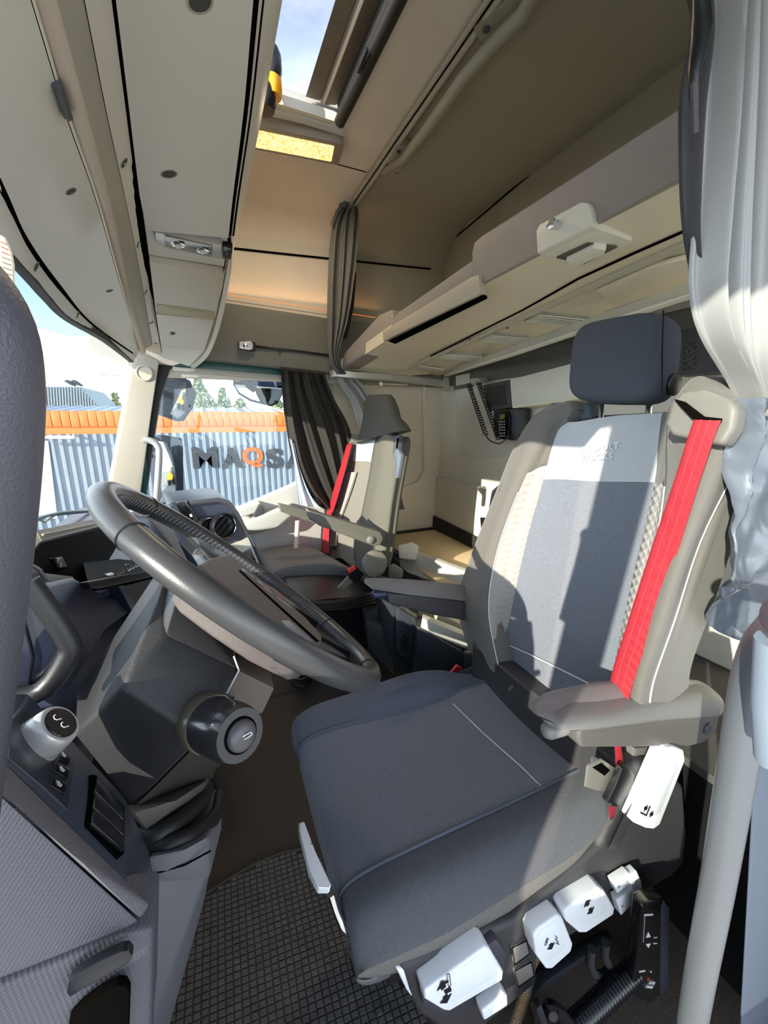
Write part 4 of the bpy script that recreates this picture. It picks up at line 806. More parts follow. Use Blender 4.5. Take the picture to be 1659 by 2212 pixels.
for i, (dx, yy) in enumerate(((0, 1.44), (-62, 1.95))):
    q = [(665, 1101), (672, 1103), (822, 1150), (829, 1163), (822, 1178), (806, 1180), (690, 1136), (668, 1120)] if i == 0 else [(602, 1089), (608, 1090), (700, 1112), (720, 1122), (716, 1140), (690, 1134), (628, 1114), (606, 1104)]
    a = slab('armrest', [at(u, v, y=yy) for u, v in q], (0, .05, 0), mat('passenger_armrest', (110, 108, 100), .5, bump=(700, .2)), ps, bevel=.006, seg=3)
    lathe('armrest_knob', [(.004, -.004), (.009, 0), (.010, .02)], at(q[-1][0]+2, q[-1][1]-2, y=yy+.02), (1, 0, -.3), arm_m, a, n=10)
    if i == 0: lathe('pivot_cap', [(.016, 0), (.016, .006), (.012, .009)], at(800, 1166, y=yy), (0, -1, 0), arm_m, a, n=16)
hull('belt_buckle', [at(u, v, y=y) for u, v, y in ((748, 1232, 1.47), (766, 1222, 1.47), (784, 1238, 1.47), (772, 1258, 1.47), (762, 1258, 1.47), (750, 1234, 1.50), (768, 1223, 1.50), (786, 1240, 1.50), (774, 1258, 1.50))], black, ps, bevel=.002)
slab('buckle_button', [at(u, v, y=1.465) for u, v in ((750, 1232), (766, 1222), (770, 1228), (754, 1239))], (.002, .01, 0), MATS['buckle_red'], ps)
slab('buckle_stalk', [at(u, v, y=1.48) for u, v in ((752, 1246), (764, 1258), (740, 1272), (730, 1270))], (0, .01, 0), mat('stalk_grey', (120, 118, 112), .5), ps)
pk = empty('magazine_bundle', at(852, 1075, y=2.05), 'folded papers hanging in the net behind the passenger seat', 'papers')
for k in range(4):
    slab('sheet', [at(854+k*2, 1048-k*2, y=2.02+k*.012), at(860+k*2, 1050, y=2.02+k*.012), at(874-k, 1100-k*3, y=2.02+k*.012), at(845-k, 1104, y=2.02+k*.012)], (0, .004, 0), mat('paper_%s' % 'abcd'[k], ((70, 66, 66), (190, 180, 165), (110, 96, 92), (205, 198, 186))[k], .7), pk, smooth=False)

# ================================================================= lower bunk, centre storage
lb = empty('lower_bunk', (1.15, 1.7, .40), 'lower bunk with bare pale wooden base board and black edging', 'bunk')
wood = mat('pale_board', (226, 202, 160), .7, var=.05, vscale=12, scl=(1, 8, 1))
slab('base_board', [(.93, 1.0, .45), (XR-.03, 1.0, .45), (XR-.03, 2.29, .45), (.93, 2.29, .45)], (0, 0, -.02), wood, lb, bevel=.002)
slab('black_edging', [(XR-.045, 1.0, .452), (XR-.045, 2.29, .452), (XR-.045, 2.29, .545), (XR-.045, 1.0, .50)], (.014, 0, 0), soft_blk, lb)
tube('corner_seal', [(.80, 2.285, .455), (XR-.05, 2.285, .455)], .012, rubber, lb, n=8)
slab('strap_hook', [at(1037, 1118, x=XR-.05), at(1048, 1118, x=XR-.05), at(1044, 1150, x=XR-.05), at(1039, 1140, x=XR-.05)], (.01, 0, 0), black, lb)
rail_m = mat('bunk_rail_grey', (206, 204, 194), .4)
fr_ = [at(900, 1200, z=.50), at(1010, 1248, z=.50)]; d_ = (fr_[1]-fr_[0])
hull('end_block', [at(u, v, y=y) for u, v, y in ((860, 1178, 1.72), (890, 1171, 1.72), (902, 1180, 1.72), (898, 1210, 1.72), (862, 1206, 1.72), (862, 1176, 1.84), (905, 1178, 1.84), (902, 1212, 1.84))], rail_m, lb, bevel=.006)
def beam(name, a, b, c, d, vec, m, parent, bev=.004): return slab(name, [a, b, c, d], vec, m, parent, bevel=bev)
beam('front_rail', at(876, 1186, z=.50), at(1050, 1252, z=.50), at(1050, 1282, z=.45), at(868, 1212, z=.45), (.03, .03, 0), rail_m, lb)
slab('rail_step', [at(862, 1206, z=.46), at(900, 1214, z=.46), at(1040, 1270, z=.46), at(1050, 1300, z=.43), at(880, 1236, z=.43), at(864, 1224, z=.43)], (.02, .02, -.02), rail_m, lb, bevel=.006)
slab('board_front_edge', [(.90, 1.1, .43), (.93, 1.1, .43), (.93, 2.28, .43), (.90, 2.28, .43)], (0, 0, -.36), dgrey, lb)
ck = empty('centre_storage_box', (.75, 1.15, 0), 'dark storage unit with cup holder lid between the two seats', 'storage box')
cst = mat('storage_dark', (52, 58, 66), .45, bump=(700, .1)); cst2 = mat('storage_mid', (66, 72, 80), .4)
slab('front_face', [at(848, 1300, y=1.15), at(905, 1312, y=1.15), at(905, 1460, y=1.13), at(856, 1450, y=1.15), at(846, 1400, y=1.15)], (.05, .25, 0), cst, ck, bevel=.006)
slab('side_drawer', [at(900, 1352, y=1.08), at(1000, 1410, y=.98), at(1045, 1470, y=.95), at(1030, 1520, y=.95), at(900, 1490, y=1.05)], (.05, .25, 0), cst, ck, bevel=.008)
slab('lid_frame', [at(855, 1316, y=1.12), at(862, 1312, y=1.12), at(900, 1334, y=1.12), at(903, 1352, y=1.12), at(892, 1370, y=1.12), at(890, 1418, y=1.12), at(880, 1424, y=1.12), at(862, 1415, y=1.12), at(856, 1400, y=1.12)], (.02, .03, 0), cst2, ck, bevel=.004)
slab('lid_panel', [at(862, 1352, y=1.115), at(884, 1356, y=1.115), at(884, 1408, y=1.115), at(864, 1408, y=1.115)], (.005, .01, 0), cst, ck, bevel=.003)
dia = [at(872, 1370, y=1.113), at(878, 1381, y=1.113), at(873, 1394, y=1.113), at(867, 1383, y=1.113)]
bm = nb(); a_tube(bm, dia, .0035, 5, True); fin('diamond_emblem', bm, black, ck)
hull('lid_hinge', [at(u, v, y=y) for u, v, y in ((858, 1318, 1.10), (866, 1316, 1.10), (896, 1336, 1.10), (900, 1350, 1.10), (890, 1358, 1.10), (858, 1330, 1.10), (860, 1316, 1.14), (900, 1336, 1.14))], cst2, ck, bevel=.004)
slab('pale_rail', [at(912, 1336, y=1.08), at(1000, 1372, y=1.0), at(1030, 1392, y=.98), at(1030, 1410, y=.98), at(1000, 1400, y=1.0), at(908, 1358, y=1.08)], (.02, .03, 0), rail_m, ck, bevel=.004)
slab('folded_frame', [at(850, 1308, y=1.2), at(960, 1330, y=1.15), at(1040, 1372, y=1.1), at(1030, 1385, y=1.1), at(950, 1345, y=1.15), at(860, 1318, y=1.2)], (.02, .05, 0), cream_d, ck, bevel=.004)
slab('belt_stay', [at(1004, 1412, y=.94), at(1030, 1410, y=.94), at(1034, 1450, y=.94), at(1020, 1480, y=.94), at(1006, 1475, y=.94)], (.01, .02, 0), cst2, ck, bevel=.004)
eng = empty('floor_tunnel_step', (.3, 1.5, 0), 'dark carpeted step of the floor in front of the storage unit', 'step')
slab('riser', [at(790, 1340, y=1.35), at(850, 1360, y=1.3), at(850, 1460, y=1.25), at(795, 1400, y=1.33)], (.1, .4, 0), cst, eng, bevel=.006)
sdp = empty('side_pad', at(850, 1245, y=1.6), 'small grey rounded pad beside the lower bunk end block', 'pad')
hull('pad', [at(u, v, y=y) for u, v, y in ((838, 1222, 1.55), (850, 1216, 1.55), (870, 1230, 1.55), (868, 1250, 1.55), (838, 1252, 1.55), (840, 1220, 1.68), (872, 1232, 1.68), (868, 1252, 1.68))], arm_m, sdp, bevel=.01, seg=3)
tube('pipe', [at(832, 1180, y=1.75), at(850, 1190, y=1.75), at(862, 1198, y=1.74)], .014, dash_m, sdp)

# ================================================================= rear wall fittings
XF = XR-.10
def rw(u, v, x=XF): return at(u, v, x=x)
wb_ = empty('wall_storage_box', (XF, 1.3, 1.25), 'cream white flat storage box on the rear wall behind the driver seat', 'storage box')
slab('box_front', [rw(1101, 820), rw(1216, 790), rw(1330, 760), rw(1330, 845), rw(1216, 864), rw(1106, 879)], (.09, 0, 0), cream, wb_, bevel=.004)
slab('box_lip', [rw(1106, 876), rw(1216, 862), rw(1330, 842), rw(1330, 848), rw(1216, 868), rw(1108, 882)], (.09, 0, 0), bunk_bt, wb_)
spk_m = mat('speaker_dark_plastic', (70, 67, 62), .6)
for nm, q, gr, lab in (('far', [(1043, 832), (1100, 820), (1106, 878), (1120, 878), (1055, 888)], [(1052, 838), (1090, 832), (1094, 872), (1060, 876), (1052, 866)], 'dark loudspeaker box at the far end of the white wall box'), ('near', [(1440, 760), (1468, 712), (1540, 700), (1568, 796), (1560, 802), (1440, 812)], [(1474, 744), (1500, 740), (1507, 748), (1506, 790), (1498, 798), (1474, 802)], 'dark loudspeaker with honeycomb grille, right of the driver headrest')):
    x_ = XF if nm == 'far' else XR-.14
    sp2 = empty('loudspeaker', rw(*q[0]), lab, 'speaker', 'rear wall loudspeakers')
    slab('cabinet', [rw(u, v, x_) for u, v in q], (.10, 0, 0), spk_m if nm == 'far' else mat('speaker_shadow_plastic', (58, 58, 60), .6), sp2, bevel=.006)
    gg = slab('grille', [rw(u, v, x_-.001) for u, v in gr], (.004, 0, 0), mat('grille_dark', (52, 50, 47), .7, bump=(160, 1.0), pattern='dots'), sp2, bevel=.001)
    if nm == 'near':
        for k in range(9):
            c = rw(1481+(k % 3)*9, 752+(k//3)*17+(k % 2)*5, x_-.002)
            bm = nb(); a_tube(bm, [c+Vector((0, .010*math.cos(a), .010*math.sin(a))) for a in [PI/3*i for i in range(6)]], .0012, 4, True); fin('honeycomb_rib', bm, mat('rib_grey', (88, 88, 90), .5), gg)
    else: tube('grille_frame', [rw(u, v, x_-.001) for u, v in gr], .002, black, sp2, n=5, closed=True)
ph = empty('bunk_remote_phone', rw(1090, 940), 'black keypad handset on a coiled cord in a rear wall holder', 'handset')
slab('holder', [rw(1066, 886), rw(1118, 882), rw(1118, 944), rw(1108, 952), rw(1080, 948), rw(1067, 940)], (.08, 0, 0), mat('holder_black', (46, 46, 46), .5), ph, bevel=.004)
slab('holder_side', [rw(1100, 886, XF-.004), rw(1118, 883, XF-.004), rw(1118, 936, XF-.004), rw(1112, 946, XF-.004), rw(1105, 936, XF-.004)], (.05, 0, 0), dgrey, ph, bevel=.004)
hsx = XF-.02
hset = slab('handset', [rw(1078, 892, hsx), rw(1094, 888, hsx), rw(1100, 900, hsx), rw(1098, 940, hsx), rw(1090, 950, hsx), rw(1080, 948, hsx), rw(1076, 930, hsx)], (.02, 0, 0), blackg, ph, bevel=.003)
slab('screen', [rw(1080, 896, hsx-.001), rw(1090, 894, hsx-.001), rw(1090, 905, hsx-.001), rw(1080, 906, hsx-.001)], (.002, 0, 0), mat('lcd_green', (110, 118, 60), .3), hset)
kb = mat('key_white', (214, 214, 214), .5)
for r in range(6):
    for c in range(3):
        p = rw(1080+c*4.6, 911+r*6+(1 if r > 3 else 0)-c*.3, hsx-.0015); a_ = box('key', p, (.002, .0055, .005), kb, hset)
def coil(a, b, r, turns, n=10):
    a, b = Vector(a), Vector(b); d = (b-a).normalized(); u = d.orthogonal().normalized(); w_ = d.cross(u)
    return [a.lerp(b, i/(turns*n))+(u*math.cos(2*PI*i/n)+w_*math.sin(2*PI*i/n))*r for i in range(turns*n+1)]
tube('coiled_cord', coil(rw(1013, 830, XF-.01), rw(1050, 940, XF-.01), .011, 22), .0032, black, ph, n=5)
tube('coiled_cord', coil(rw(1034, 826, XF-.01), rw(1078, 950, XF-.01), .011, 24), .0032, black, ph, n=5)
tube('cord_tail', [rw(1050, 940, XF-.01), rw(1056, 950, XF-.01), rw(1068, 956, XF-.01), rw(1080, 958, XF-.01), rw(1094, 948, XF-.015), rw(1096, 936, XF-.015)], .0032, black, ph, n=5, sub=4)
slab('cord_clip', [rw(1012, 822, XF-.02), rw(1020, 816, XF-.02), rw(1034, 816, XF-.02), rw(1036, 826, XF-.02), rw(1020, 832, XF-.02)], (.06, 0, 0), alu, ph, bevel=.004)
vt = empty('wall_vent', at(1000, 825, x=XR), 'small pale ribbed air vent high on the rear wall under the bunk', 'vent')
slab('frame', [at(978, 812, x=XR-.012), at(1020, 800, x=XR-.012), at(1020, 836, x=XR-.012), at(980, 842, x=XR-.012)], (.01, 0, 0), ledge_m, vt, bevel=.002)
for k in range(6):
    slab('slat', [at(985+k*5, 812-k, x=XR-.016), at(988.5+k*5, 811-k, x=XR-.016), at(988.5+k*5, 832-k, x=XR-.016), at(985+k*5, 834-k, x=XR-.016)], (.006, 0, 0), cream, vt, smooth=False)
ls = tube('light_strip', [(.12, 2.275, 1.80), (.45, 2.275, 1.788), (.95, 2.275, 1.768)], .002, mat('warm_strip', (220, 150, 90), .4, emit=((255, 150, 70), .18)), n=6)
ls['label'] = 'thin warm light strip lying along the top of the dark side shelf'; ls['category'] = 'lamp'
sl_ = bpy.data.lights.new('strip_light', 'AREA'); sl_.energy = .13; sl_.color = (1, .50, .22); sl_.shape = 'RECTANGLE'; sl_.size = .85; sl_.size_y = .02
so_ = bpy.data.objects.new('strip_light', sl_); COL.objects.link(so_); so_.location = (.55, 2.268, 1.80); so_.rotation_euler = (PI+.35, 0, 0)
# ---------------- small things on the far wall
so = empty('spot_lamp', at(532, 747, y=2.22), 'small chrome swivel spot lamp on the dark side shelf, cable beside it', 'lamp')
slab('base', [at(u, v, y=2.215) for u, v in ((515, 737), (545, 736), (552, 740), (552, 756), (545, 758), (516, 753))], (0, .03, 0), black, so, bevel=.004)
slab('face', [at(u, v, y=2.205) for u, v in ((517, 738), (542, 737), (547, 743), (546, 754), (538, 756), (517, 752))], (0, .012, 0), mat('lamp_silver', (206, 204, 200), .3, metal=.3), so, bevel=.002)
lathe('reflector', [(.013, 0), (.011, .003), (.003, .001)], at(530, 746, y=2.203), (0, -1, 0), chrome, so, n=14)
tube('cable', [at(552, 748, y=2.23), at(600, 754, y=2.235), at(640, 758, y=2.235), at(712, 768, y=2.235)], .006, black, so, sub=3, n=6)
slab('cable_clip', [at(602, 752, y=2.225), at(608, 752, y=2.225), at(608, 759, y=2.225), at(602, 759, y=2.225)], (0, .012, 0), black, so)

# ================================================================= dashboard
db = empty('dashboard', (-.3, 1.2, .5), 'dark blue black dashboard with round vents and open storage tray', 'dashboard')
hull('body', [(-.56, .10, .55), (-.56, 2.24, .55), (-.56, .10, .90), (-.56, 2.24, .77), (-.34, .55, .70), (-.30, 2.24, .70), (-.22, 2.24, .55), (-.30, .55, .45), (-.42, 2.24, .77), (-.52, .55, .90)], dash_m, db, bevel=.01)
box('lower_body', (-.40, 1.4, .33), (.30, 1.7, .5), black, db, bevel=.02)
def dx(u, v, x): return at(u, v, x=x)
slab('windscreen_moulding', [dx(78, 1145, -.40), dx(203, 1121, -.40), dx(330, 1098, -.40), dx(345, 1116, -.38), dx(216, 1138, -.38), dx(91, 1169, -.38)], (-.03, 0, -.02), mat('taupe_moulding', (134, 122, 108), .5), db, bevel=.004)
tube('moulding_line', [dx(92, 1155, -.379), dx(212, 1130, -.379)], .003, mat('taupe_light', (172, 158, 140), .5), db, n=5)
slab('pale_corner', [dx(40, 1148, -.36), dx(80, 1148, -.36), dx(91, 1171, -.36), dx(62, 1206, -.33), dx(40, 1206, -.33)], (-.04, 0, 0), greige, db, bevel=.006)
slab('tray_back', [dx(60, 1208, -.33), dx(92, 1172, -.35), dx(216, 1142, -.35), dx(345, 1118, -.35), dx(420, 1180, -.32), dx(420, 1262, -.32), dx(180, 1280, -.32), dx(78, 1262, -.32)], (-.02, 0, 0), mat('tray_black', (22, 23, 27), .9, spec=.1), db)
slab('tray_floor', [dx(190, 1258, -.20), dx(352, 1226, -.20), dx(420, 1235, -.14), dx(430, 1190, -.33), dx(180, 1215, -.33)], (0, 0, -.01), mat('tray_floor_black', (22, 22, 25), .8, spec=.15), db)
slab('tray_lip', [dx(190, 1256, -.195), dx(325, 1232, -.195), dx(420, 1215, -.195), dx(420, 1228, -.195), dx(328, 1247, -.195), dx(215, 1272, -.195), dx(196, 1270, -.195)], (-.012, 0, 0), black, db, bevel=.003)
slab('woven_trim', [dx(262, 1268, -.197), dx(338, 1248, -.197), dx(420, 1230, -.197), dx(420, 1330, -.197), dx(290, 1325, -.197)], (-.012, 0, 0), mat('carbon_weave', (52, 50, 46), .35, bump=(160, .8), pattern='weave'), db)
slab('blue_weave_edge', [dx(256, 1266, -.19), dx(268, 1264, -.19), dx(291, 1308, -.19), dx(285, 1320, -.19)], (-.02, 0, 0), mat('blue_weave', (52, 62, 92), .35, bump=(160, .8), pattern='weave'), db, bevel=.002)
ub = slab('socket_panel', [dx(112, 1206, -.318), dx(134, 1202, -.318), dx(149, 1228, -.318), dx(130, 1234, -.318)], (-.006, 0, 0), blackg, db, bevel=.001)
for u, v in ((126, 1211), (132, 1221)):
    bm = nb(); c = dx(u, v, -.316); a_tube(bm, [c+Vector((0, .0055*math.cos(a)+.001*math.sin(a), .004*math.sin(a))) for a in [PI/5*i for i in range(10)]], .0009, 5, True); fin('usb_socket', bm, alu, ub)
slab('pale_ledge', [dx(95, 1236, -.25), dx(158, 1244, -.25), dx(166, 1254, -.25), dx(78, 1266, -.25)], (-.03, 0, -.01), mat('pale_grey_ledge', (152, 154, 160), .4), db, bevel=.004)
# instrument surround and hood
sur = [dx(76, 1266, -.235), dx(160, 1247, -.235), dx(200, 1272, -.225), dx(222, 1281, -.22), dx(258, 1267, -.21), dx(288, 1316, -.20), dx(233, 1360, -.19), dx(162, 1476, -.18), dx(120, 1530, -.18), dx(60, 1500, -.20)]
slab('instrument_surround', sur, (-.06, .02, -.01), dash_m, db, bevel=.008, seg=3)
ih = empty('instrument_cluster', (-.17, .45, .9), 'glossy black instrument cluster hood behind the wheel at left', 'instrument cluster')
hull('hood', [at(u, v, y=y) for u, v, y in ((20, 1196, .46), (47, 1204, .46), (84, 1231, .46), (102, 1258, .46), (60, 1266, .46), (10, 1262, .46), (20, 1200, .62), (90, 1228, .62), (108, 1256, .62))], mat('hood_black', (34, 35, 40), .35, bump=(700, .1)), ih, bevel=.006, seg=3)
slab('display', [at(u, v, y=.44) for u, v in ((20, 1264), (40, 1264), (60, 1258), (100, 1318), (137, 1380), (134, 1420), (68, 1486), (28, 1494), (0, 1490))], (-.02, .05, 0), mat('display_gloss', (40, 44, 58), .12, coat=.6), ih, bevel=.004)
tube('bezel', [at(u, v, y=.435) for u, v in ((60, 1257), (104, 1316), (146, 1380), (150, 1412), (100, 1486), (30, 1508))], .010, mat('bezel_black', (36, 36, 40), .4), ih, sub=3, n=8)
slab('display_split', [at(u, v, y=.437) for u, v in ((36, 1300), (40, 1300), (72, 1420), (62, 1486), (58, 1486), (68, 1420))], (0, .003, 0), blackg, ih)
# centre stack
cs = empty('centre_stack', (.0, 1.25, .7), 'dark centre stack with two round air vents and silver screen panel', 'dashboard')
def cy(u, v, y=1.28): return at(u, v, y=y)
slab('pod', [cy(360, 1094), cy(372, 1086), cy(410, 1082), cy(472, 1076), cy(494, 1082), cy(514, 1106), cy(540, 1152), cy(562, 1205), cy(576, 1234), cy(560, 1300), cy(420, 1240), cy(380, 1160)], (-.03, .22, 0), mat('stack_dark', (44, 50, 66), .35, bump=(900, .1)), cs, bevel=.010, seg=3)
slab('hood_rim', [cy(408, 1083, 1.265), cy(472, 1076, 1.265), cy(496, 1083, 1.265), cy(518, 1112, 1.265), cy(556, 1190, 1.265), cy(577, 1236, 1.265), cy(566, 1228, 1.265), cy(545, 1182, 1.265), cy(510, 1114, 1.265), cy(492, 1092, 1.265), cy(470, 1086, 1.265), cy(410, 1092, 1.265)], (0, .03, 0), mat('hood_charcoal', (60, 60, 66), .4), cs, bevel=.004)
bb = slab('switch_block', [cy(378, 1087, 1.262), cy(403, 1084, 1.262), cy(434, 1128, 1.262), cy(416, 1132, 1.262), cy(396, 1118, 1.262)], (0, .02, 0), blackg, cs, bevel=.003)
slab('switch_mark', [cy(409, 1111, 1.2605), cy(414, 1110, 1.2605), cy(416, 1116, 1.2605), cy(411, 1117, 1.2605)], (0, .001, 0), kb, bb)
for u, v, rr2 in ((483, 1137, .040), (452, 1142, .038)):
    c = cy(u, v, 1.262); vtl = empty('v', (0, 0, 0), 'x', 'x'); bpy.data.objects.remove(vtl)
    ax = Vector((.55, -1, .1)).normalized()
    ve = lathe('air_vent', [(rr2, -.01), (rr2*1.02, .006), (rr2*.92, .010), (rr2*.86, .004), (rr2*.80, -.008), (rr2*.1, -.008)], c, ax, mat('vent_black', (30, 31, 36), .3), cs, n=24)
    bm = nb(); u_ = ax.orthogonal().normalized(); w2 = ax.cross(u_); a_tube(bm, [c+ax*.008+(u_*math.cos(a)+w2*math.sin(a))*rr2*.9 for a in [2*PI*i/24 for i in range(24)]], .0016, 5, True); fin('vent_ring', bm, chrome, ve)
    for k in (-1, 0, 1):
        tube('vane', [c-ax*.002+w2*(rr2*.4*k)+u_*rr2*.7, c-ax*.002+w2*(rr2*.4*k)-u_*rr2*.7], .0025, black, ve, n=5)
pn = slab('silver_panel', [cy(492, 1182, 1.262), cy(537, 1162, 1.262), cy(560, 1216, 1.262), cy(548, 1250, 1.262), cy(520, 1240, 1.262)], (0, .02, 0), mat('pale_silver_panel', (176, 172, 160), .35), cs, bevel=.003)
slab('screen', [cy(520, 1197, 1.260), cy(541, 1184, 1.260), cy(556, 1218, 1.260), cy(540, 1238, 1.260)], (0, .004, 0), blackg, pn, bevel=.001)
tube('right_edge', [cy(540, 1156, 1.26), cy(560, 1202, 1.26), cy(576, 1234, 1.26)], .004, mat('edge_blue', (70, 78, 94), .3), cs, n=6)
ky = empty('key_bundle', dx(240, 1245, -.21), 'bunch of keys and crumpled clear bag lying in the dashboard tray', 'keys')
slab('car_key', [dx(u, v, -.205) for u, v in ((247, 1240), (266, 1230), (270, 1236), (250, 1248))], (.002, 0, .001), mat('brass_key', (176, 168, 140), .3, metal=.8), ky)
slab('key_fob', [dx(u, v, -.207) for u, v in ((236, 1244), (250, 1240), (254, 1250), (240, 1256))], (-.008, 0, .006), alu, ky, bevel=.002)
hull('clear_bag', [dx(u, v, x) for u, v, x in ((197, 1256, -.21), (205, 1248, -.22), (220, 1242, -.23), (240, 1246, -.22), (246, 1254, -.205), (225, 1264, -.2), (205, 1266, -.2), (222, 1239, -.25))], mat('clear_plastic_bag', (190, 192, 186), .12, spec=.9), ky, bevel=.003)
for k in range(6):
    c = dx(276+k*4, 1231-k*2+((k % 2)*3), -.205)
    bm = nb(); a_tube(bm, [c+Vector((.003*math.sin(a)*(k % 2), .0045*math.cos(a), .003*math.sin(a))) for a in [PI/4*i for i in range(8)]], .0009, 4, True); fin('chain_link', bm, chrome, ky)
tube('key_ring', [dx(u, v, -.206) for u, v in ((270, 1222), (274, 1219), (280, 1221), (283, 1229), (278, 1236))], .0012, chrome, ky, n=5, sub=3)

# ================================================================= steering wheel
TH, PHI = .751, -.1583
WC = V(.0386, .6168, .9435); WR = .235; E1 = V(math.cos(TH), 0, -math.sin(TH)).normalized(); E2 = V(0, math.cos(PHI), math.sin(PHI)); E2 = (E2-E1*E1.dot(E2)).normalized(); EN = E2.cross(E1).normalized()
if EN.z < 0: EN = -EN
def wp(u, v, off=0):
    d = ray(u, v); o = WC+EN*off; return CAM+d*((o-CAM).dot(EN)/d.dot(EN))
def wl_(a, b, n=0): return WC+E1*a+E2*b+EN*n
sw_ = empty('steering_wheel', WC, 'black leather rimmed steering wheel in front of the driver seat', 'steering wheel')
RTU = .0165
bm = nb(); a_tube(bm, [WC+(E1*math.cos(a)+E2*math.sin(a))*WR for a in [2*PI*i/72 for i in range(72)]], RTU, 14, True); fin('rim', bm, leather, sw_, ang=80)
for a in (-2.45, -.42, .42, 2.45, -1.9+.0, 1.9):
    c = WC+(E1*math.cos(a)+E2*math.sin(a))*WR; t_ = (-E1*math.sin(a)+E2*math.cos(a)); rd = (E1*math.cos(a)+E2*math.sin(a))
    if abs(abs(a)-1.9) < .01: continue
    bm = nb(); a_tube(bm, [c+(rd*math.cos(b)+EN*math.sin(b))*(RTU+.0003) for b in [2*PI*i/20 for i in range(20)]], .0011, 5, True); fin('rim_seam', bm, mat('seam_dark', (22, 22, 22), .6), sw_)
stc = nb()
for k in range(46):
    a = 1.15+2.0*k/46
    c = WC+(E1*math.cos(a)+E2*math.sin(a))*(WR-RTU*.97)+EN*.002; t_ = (-E1*math.sin(a)+E2*math.cos(a))
    a_tube(stc, [c+EN*.005, c-EN*.005+t_*.004], .0009, 4)
so2 = fin('stitching', stc, mat('stitch_grey', (120, 122, 126), .6), sw_); so2['kind'] = 'stuff'
stc = nb()
for k in range(24):
    a = .12+.75*k/24
    c = WC+(E1*math.cos(a)+E2*math.sin(a))*(WR-RTU*.97)+EN*.002; t_ = (-E1*math.sin(a)+E2*math.cos(a))
    a_tube(stc, [c+EN*.005, c-EN*.005+t_*.004], .0009, 4)
so2 = fin('stitching', stc, MATS['stitch_grey'], sw_); so2['kind'] = 'stuff'
padm = mat('airbag_pad_brown_grey', (92, 84, 82), .5, bump=(1300, .4))
q = [(430, 1217), (455, 1203), (493, 1196), (522, 1216), (600, 1282), (664, 1336), (697, 1374), (695, 1393), (680, 1392), (600, 1345), (520, 1290), (452, 1240)]
slab('airbag_pad', [wp(u, v, .012) for u, v in q], -EN*.05, padm, sw_, bevel=.006, seg=3)
slab('pad_split', [wp(u, v, .0128) for u, v in ((516, 1232), (520, 1232), (690, 1385), (684, 1386))], -EN*.001, gap_m, sw_)
hull('hub_underside', [wp(u, v, o) for u, v, o in ((384, 1284, -.03), (430, 1240, -.03), (500, 1230, -.03), (570, 1290, -.03), (640, 1380, -.04), (620, 1425, -.045), (560, 1412, -.055), (470, 1366, -.06), (420, 1330, -.06), (390, 1305, -.05))]+[wl_(a, b, -.045) for a, b in ((-.06, .06), (.12, .06), (.14, 0), (-.08, 0))], mat('hub_pale_grey', (126, 125, 124), .45, bump=(900, .1)), sw_, bevel=.012, seg=3)
for s, q in (('far', [(408, 1158, .0), (428, 1160, .0), (470, 1186, .008), (500, 1200, .010), (520, 1222, .008), (486, 1224, .0), (452, 1212, -.004), (430, 1180, -.006)]), ('mid', [(520, 1222, .006), (560, 1250, .008), (640, 1300, .006), (690, 1345, .0), (668, 1330, .004), (600, 1286, .010), (540, 1240, .010)])):
    slab('spoke', [wp(*a) for a in q], -EN*.02, leather if s == 'far' else blackg, sw_, bevel=.004, seg=2)
slab('spoke', [wl_(-.02, -.05, -.004), wl_(.05, -.05, -.004), wl_(.045, -WR+.012, 0), wl_(.0, -WR+.012, 0)], -EN*.022, blackg, sw_, bevel=.004)
slab('spoke', [wl_(.10, -.03, -.006), wl_(.10, .03, -.006), wl_(WR-.012, .02, -.002), wl_(WR-.012, -.02, -.002)], -EN*.018, blackg, sw_, bevel=.004)
for q in ([(524, 1226), (550, 1246), (546, 1250), (522, 1232)], [(556, 1250), (592, 1278), (586, 1282), (552, 1256)], [(600, 1284), (640, 1314), (634, 1318), (596, 1290)]):
    slab('button', [wp(u, v, .0125) for u, v in q], -EN*.004, mat('button_gloss', (70, 76, 96), .2), sw_, bevel=.001)
slab('trim_bar', [wp(u, v, .0132) for u, v in ((608, 1340), (624, 1340), (676, 1384), (668, 1386), (616, 1350))], -EN*.002, mat('hub_silver', (160, 170, 190), .25, metal=.6), sw_)

# ================================================================= steering column
sc = empty('steering_column', (-.1, .55, .2), 'grained dark grey steering column housing with horn stalk and rubber boot', 'steering column')
npts = [(350, 1266, .50), (356, 1374, .445), (513, 1446, .45), (494, 1500, .43), (436, 1596, .392), (262, 1484, .405), (160, 1586, .475), (288, 1745, .46), (165, 1498, .56), (300, 1300, .60)]
P3 = [at(u, v, y=y) for u, v, y in npts]
far = [V(p.x, 1.14-p.y+.0, p.z) for p in P3[:8]]
hull('housing', P3+far, grainy, sc, bevel=.007, seg=3)
hull('right_flank', [at(u, v, y=y) for u, v, y in ((436, 1597, .42), (288, 1745, .445), (455, 1676, .56), (497, 1629, .56), (510, 1500, .5), (330, 1740, .5), (436, 1692, .6), (500, 1560, .62))], mat('column_underside', (56, 52, 48), .5, bump=(900, .3)), sc, bevel=.008)
hull('top_cowl', [at(u, v, y=y) for u, v, y in ((350, 1262, .52), (385, 1280, .47), (352, 1352, .45), (358, 1372, .43), (512, 1444, .435), (500, 1420, .45), (430, 1330, .50), (390, 1290, .56), (512, 1440, .6), (360, 1280, .64))], mat('cowl_dark', (58, 57, 58), .4, bump=(900, .2)), sc, bevel=.004)
lathe('cowl_screw', [(.005, 0), (.005, .002), (.003, .003)], at(436, 1370, y=.452), (.4, -1, .3), black, sc, n=10)
